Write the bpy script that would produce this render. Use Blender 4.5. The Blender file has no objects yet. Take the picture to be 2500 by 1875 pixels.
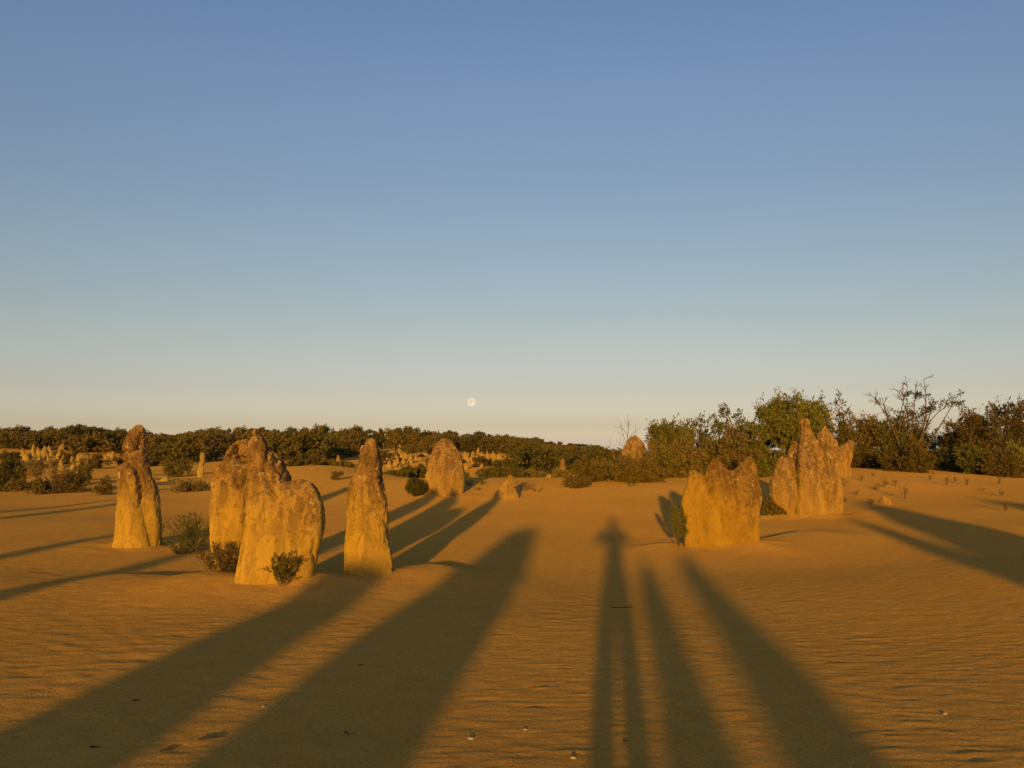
import bpy, math, random
import numpy as np
from mathutils import Vector, Matrix

scene = bpy.context.scene
COL = scene.collection
R = math.radians

# ------------------------------------------------------------------ camera
CAM_H = 1.55
FPX = 2165.0                      # focal length in pixels of the 2500 px wide photograph
HORIZON = 1080.0
PITCH = math.atan((HORIZON - 937.5) / FPX)
cam_data = bpy.data.cameras.new('camera')
cam_data.sensor_width = 36.0
cam_data.lens = 36.0 * FPX / 2500.0
cam_data.clip_start = 0.02
cam_data.clip_end = 20000.0
cam = bpy.data.objects.new('camera', cam_data)
COL.objects.link(cam)
cam.location = (0, 0, CAM_H)
cam.rotation_euler = (R(90) + PITCH, 0, 0)
scene.camera = cam

# ------------------------------------------------------------------ sky, sun, exposure
SUN_EL = R(5.8)
SUN_X = 0.1109                    # the light drifts this far to +X for every metre along +Y
L = Vector((SUN_X, 1.0, 0)).normalized() * math.cos(SUN_EL)
L.z = -math.sin(SUN_EL)
sun_data = bpy.data.lights.new('sun', 'SUN')
sun_data.energy = 3.9
sun_data.angle = R(0.85)
sun_data.color = (1.0, 0.55, 0.04)
sun = bpy.data.objects.new('sun', sun_data)
COL.objects.link(sun)
sun.rotation_euler = L.to_track_quat('-Z', 'Y').to_euler()
sun.location = (-6, -50, 12)

world = bpy.data.worlds.new('World')
scene.world = world
world.use_nodes = True
wn = world.node_tree.nodes
wl = world.node_tree.links
wn.clear()
sky = wn.new('ShaderNodeTexSky')
sky.sky_type = 'NISHITA'
sky.sun_disc = False
sky.sun_elevation = SUN_EL
sky.sun_rotation = math.atan2(-L.x, -L.y)
sky.altitude = 50
sky.air_density = 1.0
sky.dust_density = 0.6
sky.ozone_density = 1.0
bg = wn.new('ShaderNodeBackground')
bg.inputs['Strength'].default_value = 0.15
wo = wn.new('ShaderNodeOutputWorld')
# sky tint: a colour correction by height above the horizon all the way round
tco = wn.new('ShaderNodeTexCoord')
sep = wn.new('ShaderNodeSeparateXYZ')
wl.new(tco.outputs['Generated'], sep.inputs[0])
hz = wn.new('ShaderNodeValToRGB')
SKY_TINT = [(0.0, (1.129, 1.352, 3.050)), (0.0184, (.785, .885, 1.80)), (0.0599, (.738, .715, 1.12)), (0.1059, (.778, .718, .90)),
        (0.1515, (.79, .735, .868)), (0.2186, (.82, .777, .902)), (0.2833, (.815, .797, .965)), (0.3839, (.835, .858, 1.096)), (0.4568, (.792, .847, 1.14))]
while len(hz.color_ramp.elements) < len(SKY_TINT):
    hz.color_ramp.elements.new(0.5)
for e_, (p_, c_) in zip(hz.color_ramp.elements, SKY_TINT):
    e_.position = p_
    e_.color = (c_[0] / 3.2, c_[1] / 3.2, c_[2] / 3.2, 1)
wl.new(sep.outputs['Z'], hz.inputs[0])
mul = wn.new('ShaderNodeVectorMath')
mul.operation = 'MULTIPLY'
wl.new(sky.outputs[0], mul.inputs[0])
wl.new(hz.outputs[0], mul.inputs[1])
sc_ = wn.new('ShaderNodeVectorMath')
sc_.operation = 'SCALE'
sc_.inputs['Scale'].default_value = 3.2
wl.new(mul.outputs[0], sc_.inputs[0])
wl.new(sc_.outputs[0], bg.inputs['Color'])
wl.new(bg.outputs[0], wo.inputs['Surface'])

vs = scene.view_settings
vs.view_transform = 'Standard'
vs.look = 'None'
vs.gamma = 1.0
vs.use_curve_mapping = False
vs.exposure = 0.0

# ------------------------------------------------------------------ helpers: noise, rays, terrain
rs = np.random.RandomState(7)
_perm = np.concatenate([rs.permutation(256)] * 3)
_grad = rs.normal(size=(256, 3))
_grad /= np.linalg.norm(_grad, axis=1)[:, None]


def noise3(p):
    p = np.asarray(p, dtype=np.float64)
    i = np.floor(p).astype(np.int64)
    f = p - i
    i &= 255
    u = f * f * f * (f * (f * 6 - 15) + 10)
    out = 0.0
    for dx in (0, 1):
        wx = u[:, 0] if dx else 1 - u[:, 0]
        for dy in (0, 1):
            wy = u[:, 1] if dy else 1 - u[:, 1]
            for dz in (0, 1):
                wz = u[:, 2] if dz else 1 - u[:, 2]
                h = _perm[_perm[_perm[i[:, 0] + dx] + i[:, 1] + dy] + i[:, 2] + dz]
                g = _grad[h]
                d = g[:, 0] * (f[:, 0] - dx) + g[:, 1] * (f[:, 1] - dy) + g[:, 2] * (f[:, 2] - dz)
                out = out + wx * wy * wz * d
    return out * 1.6


def fbm(p, octaves=4, gain=0.5, ridged=False):
    a, s, out = 1.0, 1.0, 0.0
    for o in range(octaves):
        n = noise3(p * s + o * 17.3)
        if ridged:
            n = 1 - 2 * np.abs(n)
        out = out + a * n
        a *= gain
        s *= 2.03
    return out


def worley(p):
    """nearest and second-nearest cell distance, and a value for the nearest cell"""
    i0 = np.floor(p).astype(np.int64)
    f = p - i0
    f1 = np.full(len(p), 9.0)
    f2 = np.full(len(p), 9.0)
    cid = np.zeros(len(p))
    for dx in (-1, 0, 1):
        for dy in (-1, 0, 1):
            for dz in (-1, 0, 1):
                c = (i0 + (dx, dy, dz)) & 255
                h = _perm[_perm[_perm[c[:, 0]] + c[:, 1]] + c[:, 2]]
                o = _grad[h] * .42 + .5 + np.array([dx, dy, dz])
                d = np.linalg.norm(o - f, axis=1)
                m = d < f1
                f2 = np.where(m, f1, np.minimum(f2, d))
                cid = np.where(m, h / 255.0, cid)
                f1 = np.where(m, d, f1)
    return f1, f2, cid


CP, SP = math.cos(PITCH), math.sin(PITCH)


def at(px, py, Y):
    """the world point at depth Y on the sight line through a pixel of the photograph"""
    a = (px - 1250.0) / FPX
    b = (937.5 - py) / FPX
    yy = CP - b * SP
    zz = SP + b * CP
    k = Y / yy
    return Vector((a * k, Y, CAM_H + zz * k))


COLS = np.array([-700, 0, 250, 500, 800, 1100, 1300, 1500, 1800, 2100, 2500, 3200], float)
ROWS = np.array([3, 6, 10, 14, 20, 26, 34, 42, 55, 75, 95, 120, 150, 250, 600], float)
ZT = np.array([
    # 3   6    10    14    20    26     34    42    55    75   95   120  150  250 600
    [0, 0, 0.02, 0.05, 0.05, -0.02, -.10, -.1, 0.1, .5, 1.15, 1.6, 1.7, 1.5, 1],
    [0, 0, 0.02, 0.04, 0.02, -0.05, -.12, -.1, 0.1, .5, 1.15, 1.6, 1.7, 1.5, 1],
    [0, 0, 0.00, 0.03, 0.00, -0.02, -.05, -.04, 0.0, .3, .8, 1.4, 1.6, 1.5, 1],
    [0, 0, 0.00, 0.00, 0.00, 0.02, 0.00, 0.02, .05, .3, .75, 1.3, 1.6, 1.5, 1],
    [0, 0, -.02, 0.01, 0.14, 0.36, 0.48, 0.42, -.05, .1, .5, 1.25, 1.6, 0, -12],
    [0, 0, 0.00, 0.03, 0.18, 0.50, 0.02, -.50, -.5, 0., .4, 1.1, 1.4, -1, -14],
    [0, 0, 0.00, 0.03, 0.18, 0.49, 0.08, -.45, -.5, 0., .3, .75, .9, -3, -20],
    [0, 0, 0.00, 0.03, 0.20, 0.46, 0.30, -.1, -.6, -.5, -.3, .0, -.2, -5, -30],
    [0, 0, 0.00, 0.02, 0.20, 0.46, 0.52, .30, -.1, -.4, -.6, -.8, -1.2, -6, -30],
    [0, 0, 0.04, 0.12, 0.28, 0.60, 0.70, .50, 0, -.4, -.6, -.8, -1.2, -6, -30],
    [0, .02, 0.12, 0.22, 0.36, 0.50, 0.60, .50, 0, -.4, -.6, -.8, -1.2, -6, -30],
    [0, .02, 0.14, 0.25, 0.40, 0.50, 0.60, .50, 0, -.4, -.6, -.8, -1.2, -6, -30],
])


def _cr(t):
    return (-.5 * t + t * t - .5 * t ** 3, 1 - 2.5 * t * t + 1.5 * t ** 3,
            .5 * t + 2 * t * t - 1.5 * t ** 3, -.5 * t * t + .5 * t ** 3)


def table_z(x, y):
    yc = np.clip(y, 3.0, 599.0)
    px = np.clip(1250 + FPX * x / yc, -700, 3199)
    iu = np.clip(np.searchsorted(COLS, px, side='right') - 1, 0, len(COLS) - 2)
    iv = np.clip(np.searchsorted(ROWS, yc, side='right') - 1, 0, len(ROWS) - 2)
    tu = (px - COLS[iu]) / (COLS[iu + 1] - COLS[iu])
    tv = (yc - ROWS[iv]) / (ROWS[iv + 1] - ROWS[iv])
    wu, wv = _cr(tu), _cr(tv)
    z = 0
    for a in range(4):
        ia = np.clip(iu + a - 1, 0, len(COLS) - 1)
        for b in range(4):
            ib = np.clip(iv + b - 1, 0, len(ROWS) - 1)
            z = z + wu[a] * wv[b] * ZT[ia, ib]
    z = z + .16 * (1 - np.clip((y - 2.5) / 8.5, 0, 1) ** 1.0)
    return z


def sstep(a, b, v):
    t = np.clip((v - a) / (b - a), 0, 1)
    return t * t * (3 - 2 * t)


# banks of sand: (x0, y0, x1, y1, height, front width, back width); the ground drops behind each
LIPS = [(-4.3, 10.15, -3.0, 9.62, .05, 1.1, .16), (-3.2, 9.66, -2.3, 9.60, .085, 1.2, .20),
        (-2.3, 9.60, -1.0, 10.55, .10, 1.3, .22), (-1.0, 10.55, -.5, 10.75, .02, 1.2, .3),
        (2.35, 13.15, 3.3, 13.35, .04, 1.2, .2), (3.3, 13.35, 4.6, 14.3, .06, 1.4, .2)]


# sand drifted against the feet of the rocks: (x, y, half width, half depth, height)
BANKS = [(-5.55, 13.2, .55, .5, .07), (-2.15, 9.15, .6, .5, .05), (-1.64, 10.0, .5, .5, .07), (-1.63, 21.6, .8, .7, .10), (-.12, 21.2, .6, .5, .08),
         (3.05, 13.15, .9, .5, .06), (6.02, 17.4, .8, .7, .10), (5.3, 17.2, .6, .6, .08)]


def terrain(x, y, detail=True):
    x = np.asarray(x, float)
    y = np.asarray(y, float)
    z = table_z(x, y)
    p = np.stack([x, y, np.zeros_like(x)], -1)
    far = sstep(25, 60, y)
    z = z + 0.035 * noise3(p * 0.33 + 3.1) * sstep(2, 8, np.abs(y)) + 0.15 * far * noise3(p * 0.11 + 9.7)
    for (x0, y0, x1, y1, h, fw, bw) in LIPS:
        dx, dy = x1 - x0, y1 - y0
        ll = math.hypot(dx, dy)
        t = ((x - x0) * dx + (y - y0) * dy) / (ll * ll)
        s = (-(x - x0) * dy + (y - y0) * dx) / ll       # positive = behind the bank
        s = s + 0.05 * noise3(p * 1.7 + 1.0)
        ends = np.exp(-(np.clip(np.maximum(-t, t - 1), 0, None) * ll / .45) ** 2)
        prof = np.where(s < 0, np.exp(-(s / fw) ** 2), np.exp(-(s / bw) ** 2) * 1.45 - .45 * np.exp(-(s / (bw * 7)) ** 2))
        z = z + h * prof * ends
    for (bx, by, bw, bd, bh) in BANKS:
        r2 = ((x - bx) / bw) ** 2 + ((y - by) / bd) ** 2
        z = z + bh * np.exp(-r2) * (.45 + .9 * noise3(p * 2.1 + bx))
    if detail:
        near = 1 - sstep(16, 30, np.abs(y))
        warp = 0.20 * noise3(p * 0.8 + 5.0) + 0.07 * noise3(p * 2.3 + 8.0) + .035 * noise3(p * 6.1 + 1.0)
        tilt = 0.10 * sstep(0, 5, x) * x
        right = sstep(-2.2, 0.4, x + .9 * noise3(p * .5 + 2.0))
        q = (y - .12 * tilt - 0.10 * x + warp) / 0.082 * 2 * math.pi
        rip = np.sin(q + 0.7 * np.sin(q)) * .5
        brk = sstep(-.30, .30, noise3(np.stack([x * 5.0, y * 7.0, 0 * x], -1) + 21))
        area = .35 + .65 * sstep(-.3, .3, noise3(p * .7 + 61))
        z = z + near * right * rip * 0.0030 * (.1 + .9 * brk) * area
        lump = fbm(np.stack([x * 5.2, y * 6.2, 0 * x], -1) + 31, 2, .6)
        z = z + near * (1 - .6 * right) * 0.0034 * lump
        z = z + near * (.0026 * noise3(np.stack([x * 6, y * 8, 0 * x], -1) + 4) + .0030 * noise3(np.stack([x * 12, y * 16, 0 * x], -1) + 14))
        # scuffed hollows (old footprints) in the loose sand
        d1 = noise3(np.stack([x * 2.4, y * 2.4, 0 * x], -1) + 77)
        z = z - near * (1 - .7 * right) * .005 * sstep(.40, .62, d1)
    return z


def gz(x, y):
    return float(terrain(np.array([x]), np.array([y]), False)[0])


_hy = np.concatenate([np.linspace(3, 60, 2000), np.linspace(60.1, 200, 800)])


def hit(px, py):
    """the point where the sight line through a pixel meets the ground"""
    a = (px - 1250.0) / FPX
    b = (937.5 - py) / FPX
    yy = CP - b * SP
    zz = SP + b * CP
    k = _hy / yy
    rz = CAM_H + zz * k
    tz = terrain(a * k, _hy, False)
    idx = np.where(rz <= tz)[0]
    i = idx[0] if len(idx) else len(_hy) - 1
    return Vector((a * k[i], _hy[i], tz[i]))


# ------------------------------------------------------------------ helpers: objects
def link(name, mesh, mat=None, parent=None, loc=None):
    o = bpy.data.objects.new(name, mesh)
    COL.objects.link(o)
    if mat is not None and mesh is not None and not mesh.materials:
        mesh.materials.append(mat)
    if parent is not None:
        o.parent = parent
    if loc is not None:
        o.location = loc
    return o


def tag(o, label, cat, group=None):
    o['label'] = label
    o['category'] = cat
    if group:
        o['group'] = group
    return o


def empty(name, loc, rz=0.0, s=1.0):
    o = bpy.data.objects.new(name, None)
    COL.objects.link(o)
    o.empty_display_size = 0.2
    o.location = loc
    o.rotation_euler = (0, 0, rz)
    o.scale = (s, s, s) if not hasattr(s, '__len__') else s
    return o


def mesh_np(name, verts, faces, smooth=True):
    """faces: (n,k) array or list of such arrays"""
    me = bpy.data.meshes.new(name)
    fl = faces if isinstance(faces, list) else [faces]
    fl = [np.asarray(f) for f in fl if len(f)]
    nv = len(verts)
    loops = np.concatenate([f.ravel() for f in fl]).astype(np.int32)
    tot = np.concatenate([np.full(len(f), f.shape[1]) for f in fl]).astype(np.int32)
    start = np.concatenate([[0], np.cumsum(tot)[:-1]]).astype(np.int32)
    me.vertices.add(nv)
    me.vertices.foreach_set('co', np.asarray(verts, np.float32).ravel())
    me.loops.add(len(loops))
    me.loops.foreach_set('vertex_index', loops)
    me.polygons.add(len(tot))
    me.polygons.foreach_set('loop_start', start)
    me.polygons.foreach_set('loop_total', tot)
    me.update(calc_edges=True)
    me.validate()
    if smooth:
        me.polygons.foreach_set('use_smooth', np.ones(len(me.polygons), bool))
    return me


# ------------------------------------------------------------------ materials
def new_mat(name):
    m = bpy.data.materials.new(name)
    m.use_nodes = True
    nt = m.node_tree
    nt.nodes.clear()
    out = nt.nodes.new('ShaderNodeOutputMaterial')
    return m, nt, out


def N(nt, kind, **kw):
    n = nt.nodes.new(kind)
    for k, v in kw.items():
        if k in n.inputs:
            n.inputs[k].default_value = v
        else:
            setattr(n, k, v)
    return n


def ramp(nt, stops, src=None):
    n = nt.nodes.new('ShaderNodeValToRGB')
    e = n.color_ramp.elements
    while len(e) < len(stops):
        e.new(0.5)
    for i, (p, c) in enumerate(stops):
        e[i].position = p
        e[i].color = (c[0], c[1], c[2], 1) if hasattr(c, '__len__') else (c, c, c, 1)
    if src is not None:
        nt.links.new(src, n.inputs[0])
    return n


def mix(nt, fac, a, b, mode='MIX'):
    n = nt.nodes.new('ShaderNodeMix')
    n.data_type = 'RGBA'
    n.blend_type = mode
    for sock, v in ((n.inputs[0], fac), (n.inputs[6], a), (n.inputs[7], b)):
        if hasattr(v, 'is_output'):
            nt.links.new(v, sock)
        elif hasattr(v, '__len__'):
            sock.default_value = (v[0], v[1], v[2], 1)
        else:
            sock.default_value = v
    return n.outputs[2]


def sand_material():
    m, nt, out = new_mat('sand')
    co = N(nt, 'ShaderNodeTexCoord').outputs['Object']
    n1 = N(nt, 'ShaderNodeTexNoise', Scale=0.35, Detail=5.0, Roughness=0.6)
    n2 = N(nt, 'ShaderNodeTexNoise', Scale=5.0, Detail=6.0, Roughness=0.65)
    n3 = N(nt, 'ShaderNodeTexNoise', Scale=65.0, Detail=3.0, Roughness=0.7)
    for n in (n1, n2, n3):
        nt.links.new(co, n.inputs['Vector'])
    c = mix(nt, ramp(nt, [(.35, 0), (.68, 1)], n1.outputs['Fac']).outputs[0], (.64, .365, .080), (.70, .335, .052))
    c = mix(nt, ramp(nt, [(.3, 0), (.75, 1)], n2.outputs['Fac']).outputs[0], c, (.56, .29, .055))
    c = mix(nt, ramp(nt, [(.42, 0), (.70, .75)], n3.outputs['Fac']).outputs[0], c, (.33, .18, .042))
    b1 = N(nt, 'ShaderNodeBump', Strength=0.5, Distance=0.02)
    b2 = N(nt, 'ShaderNodeBump', Strength=0.9, Distance=0.008)
    nb = N(nt, 'ShaderNodeTexNoise', Scale=18.0, Detail=6.0, Roughness=0.75)
    mp = N(nt, 'ShaderNodeMapping')
    mp.inputs['Scale'].default_value = (1.0, 1.4, 1)
    nt.links.new(co, mp.inputs[0])
    nt.links.new(mp.outputs[0], nb.inputs['Vector'])
    nt.links.new(nb.outputs['Fac'], b1.inputs['Height'])
    nt.links.new(n3.outputs['Fac'], b2.inputs['Height'])
    nt.links.new(b1.outputs[0], b2.inputs['Normal'])
    d = N(nt, 'ShaderNodeBsdfDiffuse', Roughness=0.5)
    nt.links.new(c, d.inputs['Color'])
    nt.links.new(b2.outputs[0], d.inputs['Normal'])
    nt.links.new(d.outputs[0], out.inputs['Surface'])
    return m


def rock_material(name, low, high, pale, dark, z0, z1, sc=1.0, bump=1.0, lean=0.0):
    """sand-scoured ochre limestone below, weathered grey-brown crust above, pale and dark blotches"""
    m, nt, out = new_mat(name)
    co = N(nt, 'ShaderNodeTexCoord').outputs['Object']
    sx = N(nt, 'ShaderNodeSeparateXYZ')
    nt.links.new(co, sx.inputs[0])
    nA = N(nt, 'ShaderNodeTexNoise', Scale=2.3 * sc, Detail=6.0, Roughness=0.62)
    mp = N(nt, 'ShaderNodeMapping')
    mp.inputs['Scale'].default_value = (1, 1, .38)
    nt.links.new(co, mp.inputs[0])
    nB = N(nt, 'ShaderNodeTexNoise', Scale=7.5 * sc, Detail=8.0, Roughness=0.70, Distortion=0.8)
    nC = N(nt, 'ShaderNodeTexNoise', Scale=24.0 * sc, Detail=5.0, Roughness=0.7, Distortion=0.5)
    nD = N(nt, 'ShaderNodeTexNoise', Scale=7.0 * sc, Detail=8.0, Roughness=0.7)
    nt.links.new(mp.outputs[0], nA.inputs['Vector'])
    nt.links.new(mp.outputs[0], nB.inputs['Vector'])
    nt.links.new(co, nC.inputs['Vector'])
    off = N(nt, 'ShaderNodeVectorMath', operation='ADD')
    off.inputs[1].default_value = (7.3, 2.1, 4.4)
    nt.links.new(co, off.inputs[0])
    nt.links.new(off.outputs[0], nD.inputs['Vector'])
    # height with a ragged line between scoured base and crust
    ad = N(nt, 'ShaderNodeMath', operation='MULTIPLY_ADD')
    nt.links.new(nA.outputs['Fac'], ad.inputs[0])
    ad.inputs[1].default_value = 1.5 / sc
    ln_ = N(nt, 'ShaderNodeMath', operation='MULTIPLY_ADD')
    nt.links.new(sx.outputs['X'], ln_.inputs[0])
    ln_.inputs[1].default_value = lean
    nt.links.new(sx.outputs['Z'], ln_.inputs[2])
    nt.links.new(ln_.outputs[0], ad.inputs[2])
    mr = N(nt, 'ShaderNodeMapRange')
    mr.inputs['From Min'].default_value = z0 + .75 / sc
    mr.inputs['From Max'].default_value = z1 + .75 / sc
    nt.links.new(ad.outputs[0], mr.inputs['Value'])
    c = mix(nt, mr.outputs[0], low, high)
    hf = N(nt, 'ShaderNodeMapRange')                     # the scoured foot is cleaner than the crust
    hf.inputs['To Min'].default_value = .30
    nt.links.new(mr.outputs[0], hf.inputs['Value'])

    def weigh(f, w):
        q = N(nt, 'ShaderNodeMath', operation='MULTIPLY')
        nt.links.new(f, q.inputs[0])
        nt.links.new(w, q.inputs[1])
        return q.outputs[0]
    ms_ = N(nt, 'ShaderNodeMapping')
    ms_.inputs['Scale'].default_value = (1, 1, .10)
    nt.links.new(co, ms_.inputs[0])
    nS = N(nt, 'ShaderNodeTexNoise', Scale=11.0 * sc, Detail=4.0, Roughness=0.6)
    nt.links.new(ms_.outputs[0], nS.inputs['Vector'])
    c = mix(nt, ramp(nt, [(.48, 0), (.62, .45)], nS.outputs['Fac']).outputs[0], c, tuple(.72 * a for a in low))
    c = mix(nt, weigh(ramp(nt, [(.47, 0), (.52, .8)], nB.outputs['Fac']).outputs[0], hf.outputs[0]), c, tuple(.48 * a for a in high))
    c = mix(nt, weigh(ramp(nt, [(.58, 0), (.62, .75)], nD.outputs['Fac']).outputs[0], hf.outputs[0]), c, pale)
    c = mix(nt, weigh(ramp(nt, [(.56, 0), (.61, .85)], nC.outputs['Fac']).outputs[0], hf.outputs[0]), c, dark)
    wv = N(nt, 'ShaderNodeVectorMath', operation='MULTIPLY_ADD')
    nt.links.new(nB.outputs['Color'], wv.inputs[0])
    wv.inputs[1].default_value = (.22, .22, .22)
    nt.links.new(mp.outputs[0], wv.inputs[2])
    vo = N(nt, 'ShaderNodeTexVoronoi', feature='DISTANCE_TO_EDGE', Scale=4.5 * sc)
    nt.links.new(wv.outputs[0], vo.inputs['Vector'])
    crk = ramp(nt, [(.0, .85), (.035, 0)], vo.outputs['Distance']).outputs[0]
    crk = weigh(crk, ramp(nt, [(.46, 0), (.56, 1)], nD.outputs['Fac']).outputs[0])
    c = mix(nt, weigh(crk, hf.outputs[0]), c, dark)
    b1 = N(nt, 'ShaderNodeBump', Strength=0.55 * bump, Distance=0.03 / sc)
    b2 = N(nt, 'ShaderNodeBump', Strength=0.6 * bump, Distance=0.01 / sc)
    nt.links.new(nB.outputs['Fac'], b1.inputs['Height'])
    nt.links.new(nC.outputs['Fac'], b2.inputs['Height'])
    nt.links.new(b1.outputs[0], b2.inputs['Normal'])
    d = N(nt, 'ShaderNodeBsdfDiffuse', Roughness=0.8)
    nt.links.new(c, d.inputs['Color'])
    nt.links.new(b2.outputs[0], d.inputs['Normal'])
    nt.links.new(d.outputs[0], out.inputs['Surface'])
    return m


def leaf_material(name, c0, c1, c2):
    m, nt, out = new_mat(name)
    g = N(nt, 'ShaderNodeNewGeometry')
    oi = N(nt, 'ShaderNodeObjectInfo')
    c = ramp(nt, [(0, c0), (.55, c1), (1, c2)], g.outputs['Random Per Island']).outputs[0]
    hs = N(nt, 'ShaderNodeHueSaturation')
    mr = N(nt, 'ShaderNodeMapRange')
    mr.inputs['To Min'].default_value = .75
    mr.inputs['To Max'].default_value = 1.25
    nt.links.new(oi.outputs['Random'], mr.inputs['Value'])
    nt.links.new(mr.outputs[0], hs.inputs['Value'])
    nt.links.new(c, hs.inputs['Color'])
    d = N(nt, 'ShaderNodeBsdfDiffuse', Roughness=0.5)
    t = N(nt, 'ShaderNodeBsdfTranslucent')
    nt.links.new(hs.outputs[0], d.inputs['Color'])
    nt.links.new(hs.outputs[0], t.inputs['Color'])
    ms = N(nt, 'ShaderNodeMixShader', Fac=0.22)
    nt.links.new(d.outputs[0], ms.inputs[1])
    nt.links.new(t.outputs[0], ms.inputs[2])
    nt.links.new(ms.outputs[0], out.inputs['Surface'])
    return m


def plain_material(name, a, b, scale=8.0, rough=0.8):
    m, nt, out = new_mat(name)
    co = N(nt, 'ShaderNodeTexCoord').outputs['Object']
    n = N(nt, 'ShaderNodeTexNoise', Scale=scale, Detail=5.0)
    nt.links.new(co, n.inputs['Vector'])
    c = ramp(nt, [(.35, a), (.65, b)], n.outputs['Fac']).outputs[0]
    p = N(nt, 'ShaderNodeBsdfPrincipled', Roughness=rough)
    nt.links.new(c, p.inputs['Base Color'])
    nt.links.new(p.outputs[0], out.inputs['Surface'])
    return m


SAND = sand_material()
LOW, HIGH = (.53, .325, .056), (.32, .18, .074)
PALE, DARK = (.56, .39, .18), (.085, .05, .026)
M_PIN = rock_material('limestone', LOW, HIGH, PALE, DARK, .42, 1.0)
M_SLAB = rock_material('limestone_slab', (.43, .245, .032), (.29, .162, .05), (.48, .31, .11), DARK, .55, .95, 1.0, 1.0, .5)
M_GREY = rock_material('limestone_crust', (.44, .262, .068), (.35, .205, .088), PALE, DARK, .2, .9)
M_FAR = rock_material('limestone_far', (.52, .34, .085), (.44, .28, .10), (.54, .38, .17), (.22, .135, .055), .3, .9, 1.6)
BARK = plain_material('bark', (.08, .052, .03), (.13, .085, .05), 12.0)
DEADWOOD = plain_material('dead_wood', (.16, .115, .075), (.22, .16, .10), 12.0)
LEAF_OLIVE = leaf_material('leaf_olive', (.11, .094, .026), (.18, .145, .038), (.25, .195, .052))
LEAF_GREEN = leaf_material('leaf_green', (.11, .112, .026), (.19, .175, .040), (.28, .24, .056))
LEAF_BROWN = leaf_material('leaf_brown', (.115, .084, .028), (.185, .13, .042), (.25, .175, .055))
LEAF_HILL = leaf_material('leaf_hill', (.08, .064, .024), (.13, .095, .034), (.18, .125, .042))
def thicket_material():
    m, nt, out = new_mat('thicket_leaves')
    g = N(nt, 'ShaderNodeNewGeometry')
    at_ = N(nt, 'ShaderNodeAttribute', attribute_name='kind_of_shrub')
    c = ramp(nt, [(0, (.065, .06, .022)), (.3, (.10, .086, .03)), (.6, (.13, .096, .034)), (.85, (.155, .104, .038)), (1, (.11, .105, .03))],
             at_.outputs['Fac']).outputs[0]
    hs = N(nt, 'ShaderNodeHueSaturation')
    mr = N(nt, 'ShaderNodeMapRange')
    mr.inputs['To Min'].default_value = .65
    mr.inputs['To Max'].default_value = 1.35
    nt.links.new(g.outputs['Random Per Island'], mr.inputs['Value'])
    nt.links.new(mr.outputs[0], hs.inputs['Value'])
    nt.links.new(c, hs.inputs['Color'])
    d = N(nt, 'ShaderNodeBsdfDiffuse', Roughness=0.5)
    nt.links.new(hs.outputs[0], d.inputs['Color'])
    nt.links.new(d.outputs[0], out.inputs['Surface'])
    return m


LEAF_DARK = leaf_material('leaf_dark', (.065, .062, .02), (.11, .098, .03), (.16, .132, .042))

# ------------------------------------------------------------------ ground
def spaced(vals):
    return np.array(vals)


ys = [-400, -250, -150, -90, -60, -40, -28, -20, -15, -11, -8, -5.5, -3.5, -2, -1, 0, 1, 1.8, 2.5, 3.0, 3.4]
y = 3.6
while y < 150:
    ys.append(y)
    y += max(0.0185, 0.55 * y * y / 1375.0 if y < 24 else 0.012 * y)
ys += [155, 165, 180, 200, 230, 270, 330, 420, 600, 900, 1400, 2200]
xs = []
x = 0.0
while x < 160:
    xs.append(x)
    x += 0.036 if x < 4.6 else (0.05 if x < 8 else (0.1 if x < 13 else 0.018 * x * (1 if x < 40 else 2)))
xs += [170, 200, 250, 330, 450, 700, 1100, 2000]
xs = np.array(sorted(set([-v for v in xs] + xs)))
ys = np.array(ys)
GX, GY = np.meshgrid(xs, ys)
gxf, gyf = GX.ravel(), GY.ravel()
gzf = terrain(gxf, gyf)
nx_, ny_ = len(xs), len(ys)
idx = np.arange(nx_ * ny_).reshape(ny_, nx_)
quads = np.stack([idx[:-1, :-1], idx[:-1, 1:], idx[1:, 1:], idx[1:, :-1]], -1).reshape(-1, 4)
ground = link('ground', mesh_np('ground', np.stack([gxf, gyf, gzf], -1), quads), SAND)
ground['kind'] = 'structure'
ground['label'] = 'rippled yellow desert sand'

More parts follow.
